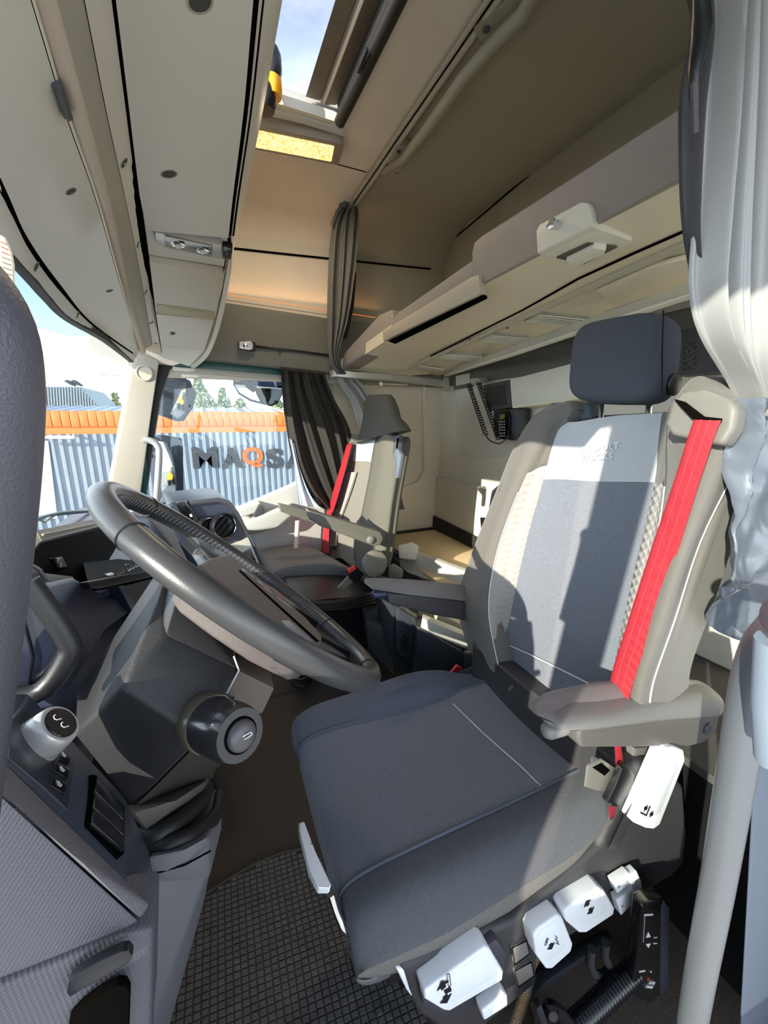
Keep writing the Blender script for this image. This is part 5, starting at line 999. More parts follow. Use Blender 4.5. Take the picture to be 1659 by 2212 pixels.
tube('worn_edge', [at(u, v, y=.421) for u, v in ((505, 1418), (516, 1448), (490, 1498))], .0012, mat('worn_white', (190, 188, 184), .6), sc, n=5)
slab('side_bracket', [at(u, v, y=.50) for u, v in ((516, 1448), (594, 1487), (566, 1545), (520, 1530), (490, 1500))], (0, .05, .0), mat('bracket_brown', (98, 88, 80), .55, bump=(900, .3)), sc, bevel=.004)
slab('bracket_arm', [at(u, v, y=.56) for u, v in ((520, 1440), (560, 1420), (578, 1460), (580, 1472), (530, 1452))], (0, .05, 0), black, sc, bevel=.004)
# horn stalk
sa, sb = at(410, 1545, y=.435), at(520, 1588, y=.345); sdir = (sb-sa).normalized(); sl = (sb-sa).length
st = lathe('horn_stalk', [(.017, -.004), (.018, .01), (.016, .018), (.020, .026), (.026, .032), (.028, .042), (.0275, .060), (.027, sl*.86), (.0255, sl*.95), (.024, sl)], sa, sdir, mat('stalk_gloss_black', (44, 44, 46), .22, coat=.3), sc, n=28)
lathe('stalk_band', [(.0275, .030), (.0292, .033), (.0292, .050), (.0285, .053)], sa, sdir, mat('stalk_band_olive', (92, 88, 74), .25), st, n=28)
lathe('horn_button', [(.0145, -.001), (.0145, .003), (.0125, .006), (.008, .0075), (.001, .008)], sb, sdir, mat('horn_grey', (78, 76, 78), .35), st, n=22)
bm = nb(); u_ = sdir.orthogonal().normalized(); w2 = sdir.cross(u_); a_tube(bm, [sb+sdir*.0008+(u_*math.cos(a)+w2*math.sin(a))*.0156 for a in [2*PI*i/24 for i in range(24)]], .0010, 5, True); fin('button_gap', bm, gap_m, st)
hb_ = sb+sdir*.0086; hx = (at(532, 1580, y=.34)-at(508, 1594, y=.34)).normalized(); hy = sdir.cross(hx)
if hy.z < 0: hy = -hy
tube('horn_symbol', [hb_+hx*a+hy*b for a, b in ((-.008, .0035), (-.008, -.0035), (-.006, -.0015), (.002, -.0022), (.006, -.0012), (.006, .0016), (.002, .0022), (-.006, .0015), (-.008, .0035))], .0006, thread, st, n=4)
for k, (u, v) in enumerate(((478, 1532), (492, 1545))):
    p = sa+sdir*(sl*(.55+.2*k))+Vector((0, -.006, .027)); tube('washer_mark', [p, p+sdir*.006, p+sdir*.008+Vector((.005, 0, 0))], .0007, thread, st, n=4)
# boot and lower housing
hull('collar', [at(u, v, y=y) for u, v, y in ((262, 1745, .45), (290, 1758, .44), (380, 1730, .45), (440, 1690, .52), (452, 1675, .60), (275, 1760, .47), (318, 1795, .46), (445, 1720, .56), (452, 1700, .62), (300, 1770, .62))], mat('collar_grey', (84, 80, 76), .5, bump=(700, .2)), sc, bevel=.006)
tube('boot_ring', [at(u, v, y=y) for u, v, y in ((306, 1806, .47), (350, 1798, .455), (400, 1765, .48), (438, 1722, .54), (446, 1700, .62))], .012, rubber, sc, sub=4, n=10)
tube('boot_ring', [at(u, v, y=y) for u, v, y in ((318, 1832, .46), (370, 1822, .44), (430, 1795, .46), (466, 1760, .52), (474, 1720, .60))], .010, rubber, sc, sub=4, n=10)
slab('housing_inside', [at(u, v, y=.62) for u, v in ((300, 1760), (462, 1680), (474, 1730), (455, 1830), (320, 1870))], (0, .03, 0), black, sc)
hull('lower_housing', [at(u, v, y=y) for u, v, y in ((318, 1852, .43), (400, 1835, .42), (452, 1806, .44), (478, 1770, .52), (480, 1735, .60), (462, 1684, .66), (478, 1790, .52), (452, 1900, .46), (330, 1910, .43))], mgrey, sc, bevel=.006)
hull('lower_leg', [at(u, v, y=y) for u, v, y in ((326, 1880, .435), (458, 1860, .46), (440, 1950, .50), (425, 2000, .50), (405, 2080, .50), (380, 2160, .50), (362, 2230, .50), (320, 2230, .44), (430, 1900, .70), (340, 2200, .70))], mat('leg_grey', (92, 92, 98), .5, bump=(900, .3)), sc, bevel=.006)
tube('housing_seam', [at(u, v, y=y) for u, v, y in ((332, 1888, .428), (400, 1868, .428), (455, 1838, .432))], .0012, gap_m, sc, n=5)
for q in ([(420, 1954), (434, 1943), (432, 1956), (424, 1964)], [(386, 2072), (404, 2050), (400, 2062), (394, 2070)]):
    slab('label_edge', [at(u, v, y=.49) for u, v in q], (0, .002, 0), mat('label_white', (206, 206, 208), .6), sc, smooth=False)

# ================================================================= side console at the left (switch panel and door pocket)
sd_ = empty('side_console', (-.1, .3, .5), 'textured grey side console with light switch and pocket, left foreground', 'console')
def cpn(u, v, y): return at(u, v, y=y)
gl = mat('switch_panel_blue', (62, 68, 84), .35, bump=(900, .1))
swp = hull('switch_panel', [cpn(*a) for a in ((5, 1500, .40), (60, 1496, .42), (140, 1575, .42), (268, 1720, .41), (322, 1840, .39), (337, 1960, .31), (338, 1990, .27), (322, 1952, .262), (180, 1812, .272), (0, 1638, .285), (-20, 1520, .38), (330, 1990, .34), (-20, 1700, .40))], gl, sd_, bevel=.003)
sb_ = patch('switch_surround', swp, [(20, 1560), (40, 1530), (66, 1546), (158, 1652), (143, 1752), (92, 1704), (14, 1640)], .003, mat('surround_charcoal', (46, 48, 58), .3), sd_, lift=.0012, bevel=.0008)
ka, kb_ = cpn(76, 1608, .345), cpn(131, 1562, .343); kd = (kb_-ka).normalized(); kl = (kb_-ka).length
silv = mat('satin_silver_knob', (186, 184, 184), .3, metal=.35)
kn2 = lathe('light_switch', [(.019, -.004), (.0185, .004), (.0175, .010), (.0170, kl*.72), (.0160, kl*.96), (.0150, kl)], ka, kd, silv, sd_, n=32)
lathe('switch_base', [(.024, -.012), (.024, -.004), (.021, .001)], ka, kd, mat('knob_base_dark', (52, 50, 54), .4), sd_, n=28)
lathe('knob_face', [(.0125, 0), (.0125, .001), (.0120, .0014)], kb_, kd, blackg, kn2, n=28)
bm = nb(); u_ = kd.orthogonal().normalized(); w2 = kd.cross(u_); a_tube(bm, [ka+kd*.009+(u_*math.cos(a)+w2*math.sin(a))*.0177 for a in [2*PI*i/28 for i in range(28)]], .0006, 4, True); fin('knob_groove', bm, mat('groove_grey', (110, 108, 106), .4), kn2)
for du, dv in ((-10, -10), (6, 6)):
    c = kb_+kd*.0017; c = c+(cpn(128+du, 1563+dv, .322)-kb_); tube('lamp_mark', [c+u_*.0022*math.cos(a)+w2*.0022*math.sin(a) for a in (0, .9, 1.8, 2.7, 3.6)]+[c-u_*.002-w2*.003], .0004, thread, kn2, n=4)
for i, (u, v) in enumerate(((128, 1636), (124, 1668), (117, 1701))):
    q4 = [(u-16, v+2), (u-10, v-16), (u+22, v-2), (u+14, v+20)]
    bt2 = patch('panel_button', swp, q4, .003, blackg, sd_, lift=.0026, bevel=.0006)
    c, n_2 = onsurf(swp, u+2, v+2, .0030); hx_ = (onsurf(swp, u+14, v+4)[0]-onsurf(swp, u-8, v-4)[0]).normalized(); vy_ = n_2.cross(hx_); vy_ = vy_ if vy_.z > 0 else -vy_
    tube('heat_mark', [c-hx_*.003, c-vy_*.0018, c+hx_*.003, c+hx_*.0016+vy_*.0012], .00028, thread, bt2, n=4)
    for k in (-1, 0, 1): tube('heat_mark', [c+hx_*.0016*k+vy_*.001, c+hx_*.0016*k+vy_*.0034], .00025, thread, bt2, n=4)
patch('rocker_well', swp, [(192, 1676), (203, 1676), (266, 1744), (265, 1846), (252, 1858), (182, 1786)], .003, gap_m, sd_, lift=.0012)
for i in range(3):
    t0, t1 = i/3+.02, (i+1)/3-.02
    def rk(f, g): return (200+(262-200)*g+(186-200)*f*(1-g), (1682*(1-g)+1748*g)*(1-f)+(1786*(1-g)+1850*g)*f)
    patch('rocker_switch', swp, [rk(t0, .04), rk(t0, .96), rk(t1, .96), rk(t1, .04)], .003, mat('rocker_black', (30, 32, 40), .22), sd_, lift=.0034, bevel=.0008)
tx2 = mat('grained_lip', (96, 94, 100), .55, bump=(1200, .6))
hull('front_lip', [cpn(*a) for a in ((-20, 1625, .275), (0, 1640, .268), (180, 1812, .256), (322, 1951, .247), (302, 1986, .240), (160, 1850, .240), (0, 1714, .245), (-20, 1696, .25), (330, 1960, .275), (0, 1700, .30))], tx2, sd_, bevel=.0025)
hull('upper_texture_panel', [cpn(*a) for a in ((-20, 1700, .245), (0, 1716, .243), (300, 1988, .240), (274, 2004, .238), (140, 2058, .232), (0, 2116, .226), (-30, 2128, .225), (-20, 1720, .28), (270, 2000, .28), (-30, 2128, .26))], texdot, sd_, bevel=.002, uv=(cpn(300, 1988, .240)-cpn(0, 1716, .243), cpn(0, 2116, .226)-cpn(0, 1716, .243)))
lowp_ = [cpn(*a) for a in ((-30, 2140, .222), (0, 2128, .223), (140, 2072, .229), (262, 2022, .234), (332, 2006, .238), (330, 2100, .232), (326, 2260, .222), (-30, 2260, .215))]
slab('lower_texture_panel', lowp_, (0, .04, 0), texdot, sd_, bevel=.004, seg=3, uv=(cpn(332, 2006, .238)-cpn(0, 2128, .223), cpn(326, 2260, .222)-cpn(330, 2010, .238)))
slab('panel_gap', [cpn(*a) for a in ((-30, 2122, .235), (140, 2052, .24), (286, 1992, .245), (336, 1990, .25), (336, 2012, .25), (262, 2024, .242), (-30, 2146, .232))], (0, .02, 0), gap_m, sd_)
hull('side_return', [cpn(*a) for a in ((336, 1988, .262), (332, 2006, .24), (326, 2260, .224), (338, 1990, .33), (330, 2260, .30), (326, 2010, .26))], gl, sd_, bevel=.002)
slab('grip_slot', [cpn(u, v, .2205) for u, v in ((143, 2146), (148, 2124), (170, 2104), (220, 2075), (262, 2056), (278, 2054), (287, 2066), (282, 2080), (230, 2110), (180, 2138), (150, 2156))], (0, .006, 0), mat('slot_black', (20, 22, 30), .3), sd_, bevel=.0012)
slab('pocket_mouth', [cpn(u, v, .2190) for u, v in ((144, 2260), (150, 2200), (200, 2160), (255, 2130), (272, 2132), (280, 2146), (276, 2260))], (0, .006, 0), gap_m, sd_, bevel=.001)

box('console_body', (-.365, .27, .44), (.39, .30, .80), black, sd_, bevel=.01)  # hidden block, added to keep the sun off the seat cushion

# ================================================================= rubber floor mat
fm = empty('rubber_floor_mat', (.05, .7, 0), 'black rubber floor mat with square studs in front of driver seat', 'floor mat')
mx_, my_ = Vector((.99595, -.0898, 0)), Vector((.0257, .99967, 0)); mo = Vector((-.1064, .6863, 0)); sx_, sy_ = .0159, .0127
mat_m = mat('mat_rubber', (62, 60, 58), .55, bump=(300, .2))
edge = [(-.21, .35), (-.21, .80), (-.17, .862), (-.06, .895), (.04, .905), (.12, .895), (.17, .87), (.20, .80), (.235, .66), (.30, .48), (.31, .35)]
slab('mat_base', [V(x, y, .001) for x, y in edge], (0, 0, .004), mat_m, fm, bevel=.001)
def inside(p, poly):
    c = False
    for (x1, y1), (x2, y2) in zip(poly, poly[1:]+poly[:1]):
        if (y1 > p.y) != (y2 > p.y) and p.x < (x2-x1)*(p.y-y1)/(y2-y1)+x1: c = not c
    return c
cen_ = Vector((sum(x for x, y in edge)/len(edge), sum(y for x, y in edge)/len(edge)))
inn = [((x-cen_.x)*.975+cen_.x, (y-cen_.y)*.975+cen_.y) for x, y in edge]
bm = nb(); rnd = random.Random(3)
for i in range(-12, 32):
    for j in range(-30, 26):
        c = mo+mx_*(sx_*(i+.5))+my_*(sy_*(j+.5))
        if not inside(c, inn) or (c.x > .02+.0 and c.y < .42): continue
        h = .0075+rnd.uniform(-.0006, .0006); a, b = sx_*.46, sy_*.45; lo4, hi4 = [], []
        for s1, s2 in ((-1, -1), (1, -1), (1, 1), (-1, 1)):
            lo4.append(bm.verts.new(c+mx_*a*s1+my_*b*s2+Vector((0, 0, .004)))); hi4.append(bm.verts.new(c+mx_*a*.84*s1+my_*b*.8*s2+Vector((0, 0, h))))
        bm.faces.new(hi4)
        for k in range(4): bm.faces.new((lo4[k], lo4[(k+1) % 4], hi4[(k+1) % 4], hi4[k]))
stu = fin('mat_stud', bm, mat('mat_stud_rubber', (92, 89, 86), .5, bump=(400, .3), var=.25, vscale=24), fm, smooth=False); stu['kind'] = 'stuff'
pd = empty('brake_pedal', at(640, 1460, y=1.0), 'dark round pedal pad deep in the footwell behind the wheel', 'pedal')
pdl = at(650, 1468, z=.05)
lathe('pad', [(.05, 0), (.052, .012), (.044, .018), (.02, .019)], pdl, (.2, -.3, 1), rubber, pd, n=20)
bm = nb(); a_tube(bm, [pdl+Vector((.03*math.cos(a), .03*math.sin(a), .024)) for a in [2*PI*i/16 for i in range(16)]], .004, 5, True); fin('pad_ring', bm, dgrey, pd)
tube('stem', [pdl, pdl+Vector((-.12, .02, .12))], .012, black, pd)

# ================================================================= handset, hose and tray beside the seat
rc = empty('suspension_remote', at(1410, 2050, y=.30), 'black suspension remote control hanging beside the driver seat base', 'remote control')
RY = .295
def ry(u, v, y=RY): return at(u, v, y=y)
slab('body', [ry(u, v) for u, v in ((1388, 1958), (1400, 1950), (1432, 1942), (1447, 1960), (1446, 2150), (1428, 2176), (1376, 2156), (1369, 2140), (1378, 2050))], (0, .02, .004), mat('remote_black', (20, 20, 23), .18, coat=.4), rc, bevel=.003, seg=3)
slab('side_bevel', [ry(u, v, RY-.0005) for u, v in ((1434, 1946), (1446, 1962), (1444, 2150), (1430, 2164), (1426, 2140), (1428, 1960))], (0, .003, 0), mat('remote_side', (58, 62, 76), .25), rc, bevel=.001)
rx_, ryv = ry(1391, 2120)-ry(1420, 2124), ry(1400, 2150)-ry(1402, 2100)
text('lettering', 'RENAULT\nTRUCKS', ry(1412, 2130, RY-.0012), rx_, ryv, .0090, thread, rc)
text('lettering', 'STOP', ry(1406, 2113, RY-.0012), rx_, ryv, .0070, mat('stop_red', (200, 44, 40), .5), rc)
for q in ([(1396, 2026), (1406, 2024), (1401, 2014)], [(1395, 2040), (1406, 2038), (1401, 2048)]): slab('triangle_mark', [ry(u, v, RY-.001) for u, v in q], (0, .0006, 0), thread, rc, smooth=False)
for q in ([(1392, 1975), (1411, 1974), (1411, 1978), (1392, 1979)], [(1412, 2025), (1420, 2024), (1420, 2026), (1412, 2027)], [(1412, 2037), (1420, 2037), (1420, 2039), (1412, 2040)], [(1381, 2098), (1394, 2096), (1394, 2099), (1381, 2101)], [(1405, 2098), (1408, 2098), (1408, 2101), (1405, 2101)]):
    slab('print_mark', [ry(u, v, RY-.001) for u, v in q], (0, .0006, 0), kb, rc, smooth=False)
tube('print_line', [ry(1393, 1978, RY-.001), ry(1390, 2036, RY-.001)], .0004, kb, rc, n=4)
hs_ = empty('spiral_cable', at(1300, 2150, y=.30), 'thick black spiral cable running up to the suspension remote', 'cable')
tube('spiral', coil(at(1232, 2225, y=.31), at(1372, 2095, y=.31), .016, 24, 12), .0052, mat('cable_black', (26, 27, 32), .22), hs_, n=6)
tube('spiral', coil(at(1446, 2060, y=.33), at(1475, 2075, y=.33), .012, 4, 12), .004, MATS['cable_black'], hs_, n=6)
tube('connector', [at(1185, 2172, y=.31), at(1210, 2190, y=.31), at(1240, 2226, y=.31)], [.010, .012, .010], black, hs_, sub=3)
lathe('cable_nut', [(.012, 0), (.013, .01), (.008, .016)], at(1186, 2174, y=.31), (-.4, -1, .4), blackg, hs_, n=10)
tube('mat_rim', [V(x, y, .006) for x, y in edge[1:10]], .004, mat_m, fm, n=6, sub=3)
tr = empty('seat_side_tray', at(1250, 2150, y=.34), 'open black plastic tray under the driver seat controls', 'tray')
tm = mat('tray_plastic', (44, 46, 54), .4, bump=(700, .15))
slab('rear_wall', [at(u, v, y=.40) for u, v in ((1140, 2170), (1180, 2120), (1300, 2040), (1390, 1990), (1480, 1950), (1490, 2120), (1400, 2240), (1150, 2260))], (0, .02, 0), tm, tr, bevel=.004)
slab('left_wall', [at(1142, 2170, y=.40), at(1150, 2158, y=.36), at(1158, 2180, y=.30), at(1180, 2240, y=.30), at(1150, 2240, y=.40)], (.012, 0, 0), tm, tr, bevel=.003)
slab('floor', [at(1160, 2250, y=.40), at(1500, 2130, y=.40), at(1470, 2300, y=.26), at(1180, 2320, y=.28)], (0, 0, -.01), black, tr)
tube('rim', [at(u, v, y=y) for u, v, y in ((1440, 2235, .30), (1470, 2180, .30), (1580, 2110, .32), (1600, 2080, .33))], .010, tm, tr, sub=3)
tube('cable_loop', [at(u, v, y=.335) for u, v in ((1278, 2050, ), (1274, 2080), (1285, 2104), (1304, 2104), (1316, 2088), (1306, 2066), (1308, 2036))], .008, mat('strap_black', (38, 40, 44), .7, bump=(300, .5)), tr, sub=3, n=8)
tube('red_wire', [at(u, v, y=.33) for u, v in ((1336, 2146), (1350, 2154), (1372, 2166), (1392, 2164))], .0035, belt_m, tr, sub=3, n=6)
sk = empty('side_well_cover', (1.0, .3, 0), 'dark moulded cover of the side well behind the grab handle', 'cover')
hull('cover', [at(u, v, y=y) for u, v, y in ((1450, 1945, .40), (1500, 1930, .38), (1560, 2010, .36), (1570, 2100, .36), (1490, 2110, .36), (1460, 2010, .38), (1480, 1960, .46), (1560, 2010, .46))], mat('well_black', (40, 42, 48), .35), sk, bevel=.010, seg=3)
slab('bunk_base_front', [(.93, .10, 0), (.93, 1.1, 0), (.93, 1.1, .43), (.93, .10, .43)], (.03, 0, 0), black, lb)
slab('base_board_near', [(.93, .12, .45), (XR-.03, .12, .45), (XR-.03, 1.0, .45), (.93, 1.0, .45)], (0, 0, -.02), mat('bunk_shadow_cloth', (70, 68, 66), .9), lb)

# ================================================================= grab handles
lg = empty('grab_handle', (-.06, .16, 1.1), 'black curved grab handle in the left foreground beside the windscreen', 'handle')
tube('bar', [at(u, v, y=.162) for u, v in ((-190, 585), (-128, 628), (-78, 700), (-58, 800), (-56, 920), (-66, 1100), (-88, 1340), (-118, 1600), (-150, 1900))], .0165, mat('handle_charcoal', (76, 76, 84), .4, bump=(900, .25)), lg, sub=4, n=20)
rg = empty('grab_handle', (.5, .16, .8), 'grey satin grab handle in the right foreground beside the seat', 'handle')
tube('bar', [at(u, v, y=y) for u, v, y in ((2300, 1420, .03), (1800, 1350, .075), (1730, 1345, .10), (1690, 1362, .13), (1652, 1400, .15), (1628, 1460, .16), (1608, 1560, .163), (1582, 1720, .163), (1548, 1920, .163), (1512, 2110, .163), (1490, 2240, .163))], .0165, mat('handle_satin_grey', (88, 91, 98), .34, bump=(900, .15)), rg, sub=4, n=22)
slab('trim_13', [at(1628, 1650, y=.15), at(1720, 1640, y=.15), at(1720, 2260, y=.15), at(1595, 2260, y=.15)], (.06, .022, 0), mat('pillar_blue_grey', (72, 82, 100), .5), bevel=.008, seg=3, **ST)
tube('trim_14', [at(1668, 1380, y=.12), at(1658, 1520, y=.12), at(1662, 1640, y=.12)], .010, mat('pillar_blue_light', (120, 130, 146), .4), **ST)

# ================================================================= small windscreen things
tg = empty('hanging_tag', at(8, 560, z=1.42), 'beige printed paper tag hanging at the windscreen top, far left', 'tag')
pts_ = [(-14, 500), (8, 512), (22, 545), (27, 572), (27, 614), (-14, 580)]
slab('paper', [at(u, v, y=.42) for u, v in pts_], (.001, .001, 0), mat('tag_paper', (206, 194, 170), .8), tg, smooth=False)
for k in range(7):
    tube('print_line', [at(2+k*.8, 522+k*11, y=.4195), at(14+min(k*2, 10), 528+k*11, y=.4195)], .0006, mat('print_red', (170, 96, 80), .8) if k < 3 else mat('print_grey', (130, 120, 104), .8), tg, n=4)
sv = empty('external_sun_visor', (-.5, 1.2, 1.5), 'smoked blue external sun visor seen through the windscreen top', 'visor')
vm = glassmat('visor_smoked', (.52, .58, .68, 1), .05)
q = [at(u, v, x=-.64) for u, v in ((-20, 560), (60, 596), (130, 640), (206, 704), (212, 716), (200, 727), (150, 726), (75, 706), (-20, 690))]
slab('visor_sheet', q, (-.006, 0, 0), vm, sv, smooth=False)
wp_ = empty('windscreen_wiper', (-.55, .8, .95), 'black wiper resting along the bottom of the windscreen', 'wiper')
tube('arm', [at(56, 1150, x=-.535), at(70, 1126, x=-.535), at(130, 1108, x=-.535), at(195, 1104, x=-.535)], .006, mat('wiper_teal', (78, 104, 108), .4), wp_, sub=3)
tube('blade', [at(60, 1132, x=-.54), at(90, 1116, x=-.54), at(190, 1106, x=-.54)], .004, black, wp_, sub=3)
tube('linkage', [at(66, 1140, x=-.54), at(84, 1122, x=-.54), at(96, 1128, x=-.54), at(120, 1112, x=-.54)], .004, alu, wp_)

# ================================================================= outside
def text_sx(name, s, org, sx, h, m, parent):
    cu = bpy.data.curves.new('t', 'FONT'); cu.body = s; cu.size = h/.7; cu.extrude = .01; cu.offset = .025; cu.resolution_u = 4
    to = bpy.data.objects.new('t', cu); COL.objects.link(to); dg = bpy.context.evaluated_depsgraph_get(); me = bpy.data.meshes.new_from_object(to.evaluated_get(dg)); bpy.data.objects.remove(to)
    bm = nb(); bm.from_mesh(me); xs = [v.co.x for v in bm.verts]; ys = [v.co.y for v in bm.verts]; x0, x1, y0, y1 = min(xs), max(xs), min(ys), max(ys)
    for v in bm.verts: v.co = Vector(org)+Vector(((v.co.x-x0)/(x1-x0)*sx, v.co.z, (v.co.y-y0)/(y1-y0)*h))
    return fin(name, bm, m, parent, smooth=False)
YB_ = 9.0
box('floor', (0, 8, -1.36), (90, 90, .1), mat('yard_concrete', (188, 186, 180), .9, bump=(4, .2), var=.12, vscale=.6), **ST)
wb2 = empty('warehouse', (0, 9, -1.3), 'low corrugated grey blue warehouse with orange eaves and dark lettering', 'building')
steel = mat('corrugated_blue_grey', (134, 145, 158), .5, var=.03, vscale=3)
def corr(name, x0, x1, y, z0, z1, pitch, dep, m, parent):
    prof = []; x = x0
    while x < x1:
        prof += [(x, y), (x+pitch*.34, y), (x+pitch*.46, y-dep), (x+pitch*.82, y-dep), (x+pitch*.94, y)]; x += pitch
    bm = nb(); a = [bm.verts.new((px, py_, z0)) for px, py_ in prof]; b = [bm.verts.new((px, py_, z1)) for px, py_ in prof]
    c = [bm.verts.new((px, y+.06, z0)) for px, py_ in (prof[0], prof[-1])]; d = [bm.verts.new((px, y+.06, z1)) for px, py_ in (prof[0], prof[-1])]
    for i in range(len(a)-1): bm.faces.new((a[i], a[i+1], b[i+1], b[i]))
    bm.faces.new((c[0], d[0], d[1], c[1]))
    return fin(name, bm, m, parent, smooth=False)
corr('wall_cladding', -9, 9, YB_, -1.3, .93, .132, .035, steel, wb2)
bm = nb(); a_slab(bm, [(-.063, 0, -.15), (-.063, -.05, -.15), (-.063, -.07, .0), (-.063, -.03, .13), (-.063, 0, .14)], (.126, 0, 0))
proto = fin('fascia_tile', bm, orange_p, wb2, bevel=.008)
xs0 = -4.2
for k in range(46):
    o = proto if k == 0 else proto.copy()
    if k: COL.objects.link(o)
    o.parent = wb2; o.location = Vector((xs0+k*.135, YB_-.035, 1.20+(0 if k % 5 else -.006)-.14))-Vector((0, 9, -1.3))
slab('fascia_board', [(-9, YB_-.02, .93), (9, YB_-.02, .93), (9, YB_-.02, 1.2), (-9, YB_-.02, 1.2)], (0, .06, 0), orange_p, wb2)
def roof(name, x0, x1, m):
    bm = nb(); x = x0; pr_ = []
    while x < x1: pr_ += [(x, 0), (x+.20, 0), (x+.22, .03), (x+.26, .03), (x+.28, 0)]; x += .29
    a = [bm.verts.new((px, YB_-.05, 1.2+h)) for px, h in pr_]; b = [bm.verts.new((px, YB_+4, 1.52+h)) for px, h in pr_]
    for i in range(len(a)-1): bm.faces.new((a[i], a[i+1], b[i+1], b[i]))
    return fin(name, bm, m, wb2, smooth=False)
roof('roof_sheet', -9, -.9, mat('roof_blue_grey', (150, 166, 186), .5)); roof('roof_sheet', -.9, .25, mat('roof_brown_grey', (164, 154, 142), .6)); roof('roof_sheet', .25, .85, MATS['roof_blue_grey']); roof('roof_sheet', .85, 9, MATS['roof_brown_grey'])
let_m = mat('lettering_charcoal', (58, 60, 68), .6); let_o = mat('lettering_orange', (230, 100, 52), .6)
for ch, u0, u1, m_ in (('M', 418, 473, let_m), ('A', 480, 527, let_m), ('Q', 525, 570, let_o), ('S', 576, 614, let_m), ('A', 617, 662, let_m)):
    p0, p1 = at(u0, 1012, y=YB_-.045), at(u1, 1012, y=YB_-.045)
    text_sx('letter', ch, p0+Vector((0, 0, -.0)), p1.x-p0.x, .43 if ch != 'Q' else .45, m_, wb2)
slab('plain_door_panel', [at(62, 952, y=YB_-.05), at(104, 952, y=YB_-.05), at(124, 1120, y=YB_-.05), at(66, 1120, y=YB_-.05)], (0, .02, 0), mat('panel_pale_blue', (176, 190, 196), .5), wb2)
tube('wall_pipe', [at(60, 944, y=YB_-.25), at(160, 945, y=YB_-.25)], .03, cream, wb2, n=8)
tube('pipe_bracket', [at(158, 945, y=YB_-.25), at(160, 938, y=YB_)], .02, cream, wb2, n=6)
gb = empty('gabled_hall', (-5, 14, -1.3), 'taller grey corrugated hall behind the warehouse at left', 'building')
YG = 14.0
gp = [at(-60, 833, y=YG), at(172, 835, y=YG), at(198, 862, y=YG), at(228, 895, y=YG), at(228, 940, y=YG), at(-60, 940, y=YG)]
slab('gable_wall', gp, (0, 3, 0), mat('hall_grey', (142, 154, 160), .6), gb, smooth=False)
for k in range(26):
    u = 60+k*6.2; vt_ = 836 if u < 172 else 835+(u-172)*1.07
    if u > 222: break
    tube('cladding_rib', [at(u, vt_, y=YG-.03), at(u+ (905-vt_)*.06, 905, y=YG-.03)], .028, mat('hall_rib', (120, 132, 140), .6), gb, n=4)
for k, u in enumerate((150, 164)):
    b_ = empty('bird', at(u, 830, y=YG), 'small dark bird perched on the hall ridge, %s of the pair' % ('left' if k == 0 else 'right'), 'bird')
    p = at(u, 829, y=YG); bm = nb(); a_tube(bm, cr_path([p+Vector((-.10, 0, .05)), p+Vector((-.06, 0, .07)), p+Vector((0, 0, .04)), p+Vector((.09, 0, -.02)), p+Vector((.16, 0, -.05))], 3), [.02, .035, .05, .05, .035, .012], 8); fin('body', bm, let_m, b_)
    tube('leg', [p+Vector((.0, 0, .0)), p+Vector((0, 0, -.07))], .006, let_m, b_, n=4)
def leafmat(): return mat('tree_leaves', (138, 150, 112), .8, var=.3, vscale=3)
def tree(u, v0, v1, wpx, y, label, n=900):
    base = at(u, 905, y=y); top = at(u, v0, y=y); wdt = abs(at(u+wpx/2, v0, y=y).x-at(u-wpx/2, v0, y=y).x)/2
    t = empty('tree', V(base.x, y, -1.3), label, 'tree', 'trees beyond the warehouse')
    tube('trunk', [V(base.x, y, -1.3), V(base.x+.05, y, top.z-.3)], [.16, .04], mat('bark', (90, 78, 64), .9), t, n=7)
    bm = nb(); rr = random.Random(int(u)); zb_ = .2
    for k in range(n):
        f = rr.random(); z = zb_+(top.z-zb_)*f; r = wdt*(1-f**2.2)*(.75+.25*math.sin(9*f+u))+.10
        a = rr.uniform(0, 2*PI); q_ = rr.random()**.5*r; c = V(base.x+math.cos(a)*q_, y+math.sin(a)*q_, z)
        s = rr.uniform(.05, .12); ux = Vector((rr.uniform(-1, 1), rr.uniform(-1, 1), rr.uniform(-1, 1))).normalized(); uy = ux.orthogonal().normalized()
        bm.faces.new([bm.verts.new(c+ux*s), bm.verts.new(c+uy*s*.6), bm.verts.new(c-ux*s), bm.verts.new(c-uy*s*.6)])
    fin('crown', bm, leafmat(), t, smooth=False)
tree(436, 816, 890, 92, 20, 'tallest bushy tree behind the warehouse roof, beside the round mirror', 1500)
tree(486, 838, 890, 50, 20, 'slim pointed tree behind the roof, right of the tallest tree'); tree(522, 862, 892, 60, 20, 'low bushy tree behind the roof, below the kerb mirror')
tree(604, 866, 892, 60, 20, 'low tree behind the roof beside the black curtain'); tree(255, 850, 895, 40, 22, 'thin pale tree seen through the windscreen beside the pillar', 500)
